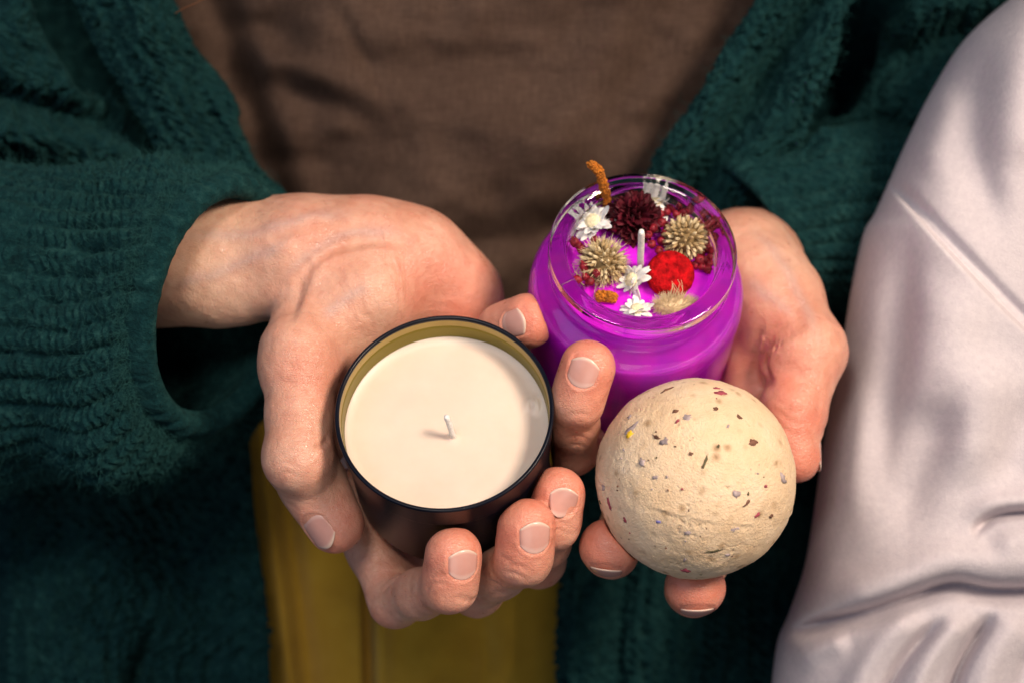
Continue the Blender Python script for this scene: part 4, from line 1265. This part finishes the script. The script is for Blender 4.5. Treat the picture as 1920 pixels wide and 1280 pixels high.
# sleeves: tubes with a turned cuff
def sleeve(path, rads, mouth_n, dark_in, N, M_, fold, seed, ribs, up_hint, thick=4.0):
    """path: view points from elbow to cuff; rads: (across, deep) per point"""
    pts = spline(np.array(path), M_ // (len(path) - 1)); m = len(pts)
    q = np.linspace(0, len(path) - 1, m); ra = np.array([[np.interp(t, range(len(path)), [r[i] for r in rads]) for i in (0, 1)] for t in q])
    for _ in range(30): ra[1:-1] = .25 * ra[:-2] + .5 * ra[1:-1] + .25 * ra[2:]
    tg = np.gradient(pts, axis=0); tg /= np.linalg.norm(tg, axis=1)[:, None]
    mn = unit(mouth_n); L = np.concatenate([[0], np.cumsum(np.linalg.norm(np.diff(pts, axis=0), axis=1))])
    th = np.linspace(0, 2 * np.pi, N, endpoint=False)
    rows = []; info = []
    for i in range(m):
        u = i / (m - 1); ax = unit(tg[i] * (1 - u ** 3) + mn * u ** 3)
        e1 = unit(np.array(up_hint) - ax * np.dot(up_hint, ax)); e2 = np.cross(ax, e1)
        ring = pts[i] + ra[i, 0] * np.cos(th)[:, None] * e1 + ra[i, 1] * np.sin(th)[:, None] * e2
        nr = np.cos(th)[:, None] * e1 * ra[i, 1] + np.sin(th)[:, None] * e2 * ra[i, 0]; nr /= np.linalg.norm(nr, axis=1)[:, None]
        rows.append((ring, nr)); info.append(L[i])
    S = np.stack([r[0] for r in rows]); Nn = np.stack([r[1] for r in rows])
    circ = th * ra[-1].mean(); A = np.repeat(circ[None], m, 0); B = np.repeat(np.array(info)[:, None], N, 1)
    jit = 1.4 * fbm(S / 16, 2, seed)
    k = .75 + .5 * vnoise(S / 10, seed + 2)
    nr_ = max(1, round(2 * np.pi * ra[-1].mean() / ribs))
    rel = 4.2 * k * (np.abs(np.sin(.5 * nr_ * (th[None] + jit / ra[-1].mean() * .8))) ** .6 - .7) + .8 * k * np.cos(2 * np.pi * (B + jit) / 3.4 + 1.5 * np.sin(nr_ * th)[None]) + .75 * fbm(S / 4.5, 3, seed + 5)
    rel = rel - 2.6 * np.clip(vnoise(S / 2.6, seed + 9) - .25, 0, 1)
    rel = rel * (1 - .55 * np.clip(1 - (L[-1] - B) / 9, 0, 1)) + fold(th[None], B, L[-1], S)
    So = S + Nn * rel[..., None]
    # turn the cuff in: lip rows then the inner wall
    lip = []
    for a in np.linspace(.25, 1, 5) * np.pi:
        lip.append(S[-1] + Nn[-1] * (rel[-1][:, None] * (1 + np.cos(a)) / 2 - thick * .5 * (1 - np.cos(a))) + mn * thick * .8 * np.sin(a))
    inn = S[::-1] - Nn[::-1] * thick
    inn = inn[:int(m * .75)]
    allr = np.concatenate([So, np.stack(lip), inn]); R_ = len(allr)
    i = np.arange(R_ - 1)[:, None] * N + np.arange(N); j = np.arange(R_ - 1)[:, None] * N + (np.arange(N) + 1) % N
    F = np.stack([i.ravel(), j.ravel(), (j + N).ravel(), (i + N).ravel()], -1)
    o = obj('sleeve', allr.reshape(-1, 3), F, M['knit'], cardigan, attrs={'relief': np.zeros(R_ * N)})
    return o, So, Nn

def fold_l(th, B, Lt, S):
    e = np.clip((Lt - B) / 25, 0, 1)
    f = 5.5 * np.sin(B / 15 + 1.6 * np.cos(th * 2 + 1)) * e * (.5 + .5 * vnoise(S / 40, 3))
    f = f + 4 * fbm(S / 38, 2, 15) * e + 1.5 * fbm(S / 20, 2, 16)
    return f
o, S, n = sleeve([P(-560, 480, -190), P(-180, 605, -105), P(120, 600, -74), P(290, 598, -58), P(404, 573, -46)], [(66, 58), (64, 56), (60, 50), (56, 45), (48.5, 42)],
       [.84, -.24, .48], None, 420, 240, fold_l, 21, 7.6, [0, 1, .15], 9.0)
fuzz(o, S[60:], n[60:], 7000, (3, 10), seed=7)
fuzz(o, S[-14:], n[-14:], 3500, (2, 7), seed=17)
def fold_r(th, B, Lt, S):
    e = np.clip((Lt - B) / 20, 0, 1)
    return (5 * np.sin(B / 13 + 1.4 * np.cos(th * 2)) * (.5 + .5 * vnoise(S / 40, 6)) + 4 * fbm(S / 34, 2, 25)) * e + 1.5 * fbm(S / 18, 2, 26)
o, S, n = sleeve([P(2200, 400, -205), P(1900, 420, -182), P(1700, 420, -160), P(1550, 420, -144), P(1452, 436, -126)], [(50, 50), (46, 46), (41, 43), (39, 40), (35, 36)],
       [-.80, -.57, .0], None, 380, 240, fold_r, 31, 7.6, [0, 1, .1])
fuzz(o, S[40:], n[40:], 3500, (3, 9), seed=8)

# a stray strand of hair at the top
v, f = tube(spline(np.array([P(328, 26, -70), P(345, 16, -68), P(375, 2, -66), P(430, -34, -62)]), 8), .22, 6)
obj('hair', v, f, M['hair'], person)

# ------------------------------------------------------------------ pale sweatshirt of somebody standing beside
neighbour = thing('person', 'second person at the right edge, only a pale fleece sweatshirt showing', 'person', P(1900, 1300, -150))
SIL = [(2010, -80), (1905, -10), (1808, 76), (1742, 180), (1698, 270), (1668, 338), (1640, 400), (1618, 440), (1596, 540), (1580, 640), (1558, 750), (1540, 860), (1524, 970), (1508, 1060), (1478, 1150), (1458, 1200), (1446, 1290), (1440, 1380)]
nyf, nxf = 560, 330
sp = spline(np.array(SIL, float), 40); ys = np.linspace(-80, 1380, nyf); xl = np.interp(ys, sp[:, 1], sp[:, 0])
tq = np.linspace(0, 1, nxf) ** 1.6; X = xl[:, None] + tq * (2330 - xl[:, None]); Y = np.repeat(ys[:, None], nxf, 1)
rad = np.interp(ys, [-80, 300, 700, 1380], [210, 230, 260, 300])[:, None]
q = np.clip((X - xl[:, None]) / rad, 0, 1)
Wf = -104 + 64 * np.sqrt(np.maximum(1 - (1 - q) ** 2, 0)) + 10 * np.clip((X - 1700) / 500, 0, 1)
Wf = Wf + fold(X, Y, [(1850, 60), (1822, 200), (1835, 330), (1880, 470)], -6.5, 40, .3, 1.5)
Wf = Wf + fold(X, Y, [(1930, -60), (1915, 120), (1920, 330)], 4, 55, .2)
Wf = Wf + fold(X, Y, [(1792, 150), (1752, 260), (1720, 340)], 2.5, 36, .3)
Wf = Wf + fold(X, Y, [(1694, 400), (1690, 560), (1662, 800), (1640, 960)], -5.5, 32, .3, 1.3)
Wf = Wf + fold(X, Y, [(1780, 500), (1765, 660), (1752, 830)], 5, 70, .3)
Wf = Wf + fold(X, Y, [(1800, 690), (1740, 830), (1700, 950), (1690, 1040)], -6.5, 50, .35, 1.3)
Wf = Wf + fold(X, Y, [(1620, 700), (1600, 860), (1590, 1000)], 2, 32, .3)
Wf = Wf + fold(X, Y, [(1880, 640), (1830, 800), (1820, 930)], 6, 60, .35)
Wf = Wf + fold(X, Y, [(1960, 720), (1905, 850), (1880, 940)], -4.5, 44, .35)
Wf = Wf + lap(X, Y, [(1655, 330), (1738, 428), (1828, 525), (1900, 598), (2010, 700), (2300, 960)], 2.4, 3.5, 70)
Wf = Wf + fold(X, Y, [(1666, 336), (1750, 420), (1842, 516), (1914, 588), (2024, 686)], -3.2, 13, .08)
Wf = Wf + fold(X, Y, [(1659, 336), (1743, 428), (1832, 525), (1904, 598), (2012, 698)], -1.3, 4, .04)
Wf = Wf + fold(X, Y, [(1822, 1012), (1838, 985), (1872, 966), (1930, 960), (2050, 964)], -8, 9, .18)
Wf = Wf + fold(X, Y, [(1800, 990), (1850, 948), (1930, 935), (2050, 940)], 4, 22, .3)
Wf = Wf + fold(X, Y, [(1850, 1030), (1920, 1006), (2050, 1006)], 5, 30, .25)
Wf = Wf + fold(X, Y, [(1500, 1128), (1600, 1108), (1690, 1080), (1780, 1050), (1900, 1056), (2100, 1050)], 7, 38, .2)
Wf = Wf + fold(X, Y, [(1452, 1192), (1540, 1168), (1640, 1140), (1720, 1112), (1790, 1094), (1880, 1106), (2100, 1096)], -15, 13, .16, 1.6)
Wf = Wf + fold(X, Y, [(1570, 1400), (1610, 1280), (1660, 1200), (1735, 1135)], 5, 30, .2)
Wf = Wf + fold(X, Y, [(1640, 1400), (1672, 1280), (1716, 1210), (1775, 1150)], -8, 12, .25)
Wf = Wf + fold(X, Y, [(1690, 1400), (1722, 1280), (1766, 1205), (1825, 1140)], 6, 26, .2)
Wf = Wf + fold(X, Y, [(1765, 1400), (1788, 1280), (1822, 1205), (1872, 1140)], -11, 13, .25)
Wf = Wf + fold(X, Y, [(1830, 1400), (1846, 1280), (1876, 1210), (1930, 1140)], 5, 34, .2)
Wf = Wf + fold(X, Y, [(1905, 1400), (1915, 1290), (1940, 1210)], -4, 18, .2)
Wf = Wf + fold(X, Y, [(1480, 1250), (1540, 1215), (1600, 1195)], 3, 24, .3)
Sf = P(X, Y, Wf)
Sf[..., 2] += .9 * fbm(Sf / 40, 2, 33) + .15 * fbm(Sf / 12, 2, 34)
Bf = P(X, Y, -104 - 52 * np.sqrt(np.maximum(1 - (1 - q) ** 2, 0)) - .5)
m = nxf * nyf; i = (np.arange(nyf - 1)[:, None] * nxf + np.arange(nxf - 1)).ravel()
F1 = np.stack([i, i + nxf, i + nxf + 1, i + 1], -1)
ring = np.concatenate([np.arange(nxf), np.arange(1, nyf) * nxf + nxf - 1, (nyf - 1) * nxf + np.arange(nxf - 2, -1, -1), np.arange(nyf - 2, 0, -1) * nxf]); r2 = np.roll(ring, -1)
sweat = obj('sweatshirt', np.concatenate([Sf.reshape(-1, 3), Bf.reshape(-1, 3)]), np.concatenate([F1, F1[:, ::-1] + m, np.stack([ring, r2, r2 + m, ring + m], -1)]), M['fleece'], neighbour)

dU = np.cross(np.gradient(Sf, axis=0), np.gradient(Sf, axis=1)); dU /= np.linalg.norm(dU, axis=-1)[..., None] + 1e-9; dU[dU[..., 2] < 0] *= -1
fuzz(sweat, Sf[:, :250], dU[:, :250], 14000, (.4, 1.2), name='fleece_fuzz', rad=.014, seed=41, mat='fleece_fuzz')

# ------------------------------------------------------------------ light, world, camera
def area(name, pos, target, size, power, col, size_y=None, spread=180):
    l = bpy.data.lights.new(name, 'AREA'); l.energy = power; l.color = col; l.size = size
    if size_y: l.shape = 'RECTANGLE'; l.size_y = size_y
    l.spread = math.radians(spread)
    o = bpy.data.objects.new(name, l); C.objects.link(o)
    o.location = W(pos); d = Vector(W(target) - W(pos)); o.rotation_euler = d.to_track_quat('-Z', 'Y').to_euler()
    return o
area('key_lamp', np.array([560, 410, 730.]) * .72, np.array([10, -10, -20.]), .17, 1.2, (1.0, .81, .645), spread=75)
area('front_lamp', np.array([-110, 300, 640.]), np.array([0, -20, -40.]), .16, 2.35, (1.0, .87, .76))
area('low_fill', np.array([60, -420, 620.]), np.array([0, -60, -120.]), .35, .85, (1.0, .9, .8))  # added fill from below to lift the skirt and thumb, no real lamp
area('cool_fill', np.array([-700, 250, 800.]) * .9, np.array([0, 0, -60.]), .7, 1.7, (.50, .68, 1.0))  # broad bluish fill light from the left
world = bpy.data.worlds.new('World'); bpy.context.scene.world = world; world.use_nodes = True
world.node_tree.nodes['Background'].inputs[0].default_value = (.55, .68, 1.0, 1)
world.node_tree.nodes['Background'].inputs[1].default_value = .06

cam = bpy.data.cameras.new('camera'); co = bpy.data.objects.new('camera', cam); C.objects.link(co)
cam.lens = FL; cam.sensor_width = SENS; cam.clip_start = .01; cam.clip_end = 50
co.location = W(np.array([0, 0, D])); co.rotation_euler = Matrix((RU, RV, RW)).transposed().to_euler()
cam.dof.use_dof = True; cam.dof.focus_distance = (D - 2) / 1000; cam.dof.aperture_fstop = 6.0; cam.dof.aperture_blades = 9
sc = bpy.context.scene
sc.camera = co
sc.view_settings.view_transform = 'Standard'; sc.view_settings.look = 'None'; sc.view_settings.exposure = 0; sc.view_settings.gamma = 1
sc.render.engine = 'CYCLES'
sc.cycles.max_bounces = 12; sc.cycles.transmission_bounces = 12; sc.cycles.transparent_max_bounces = 12
sc.cycles.use_denoising = True
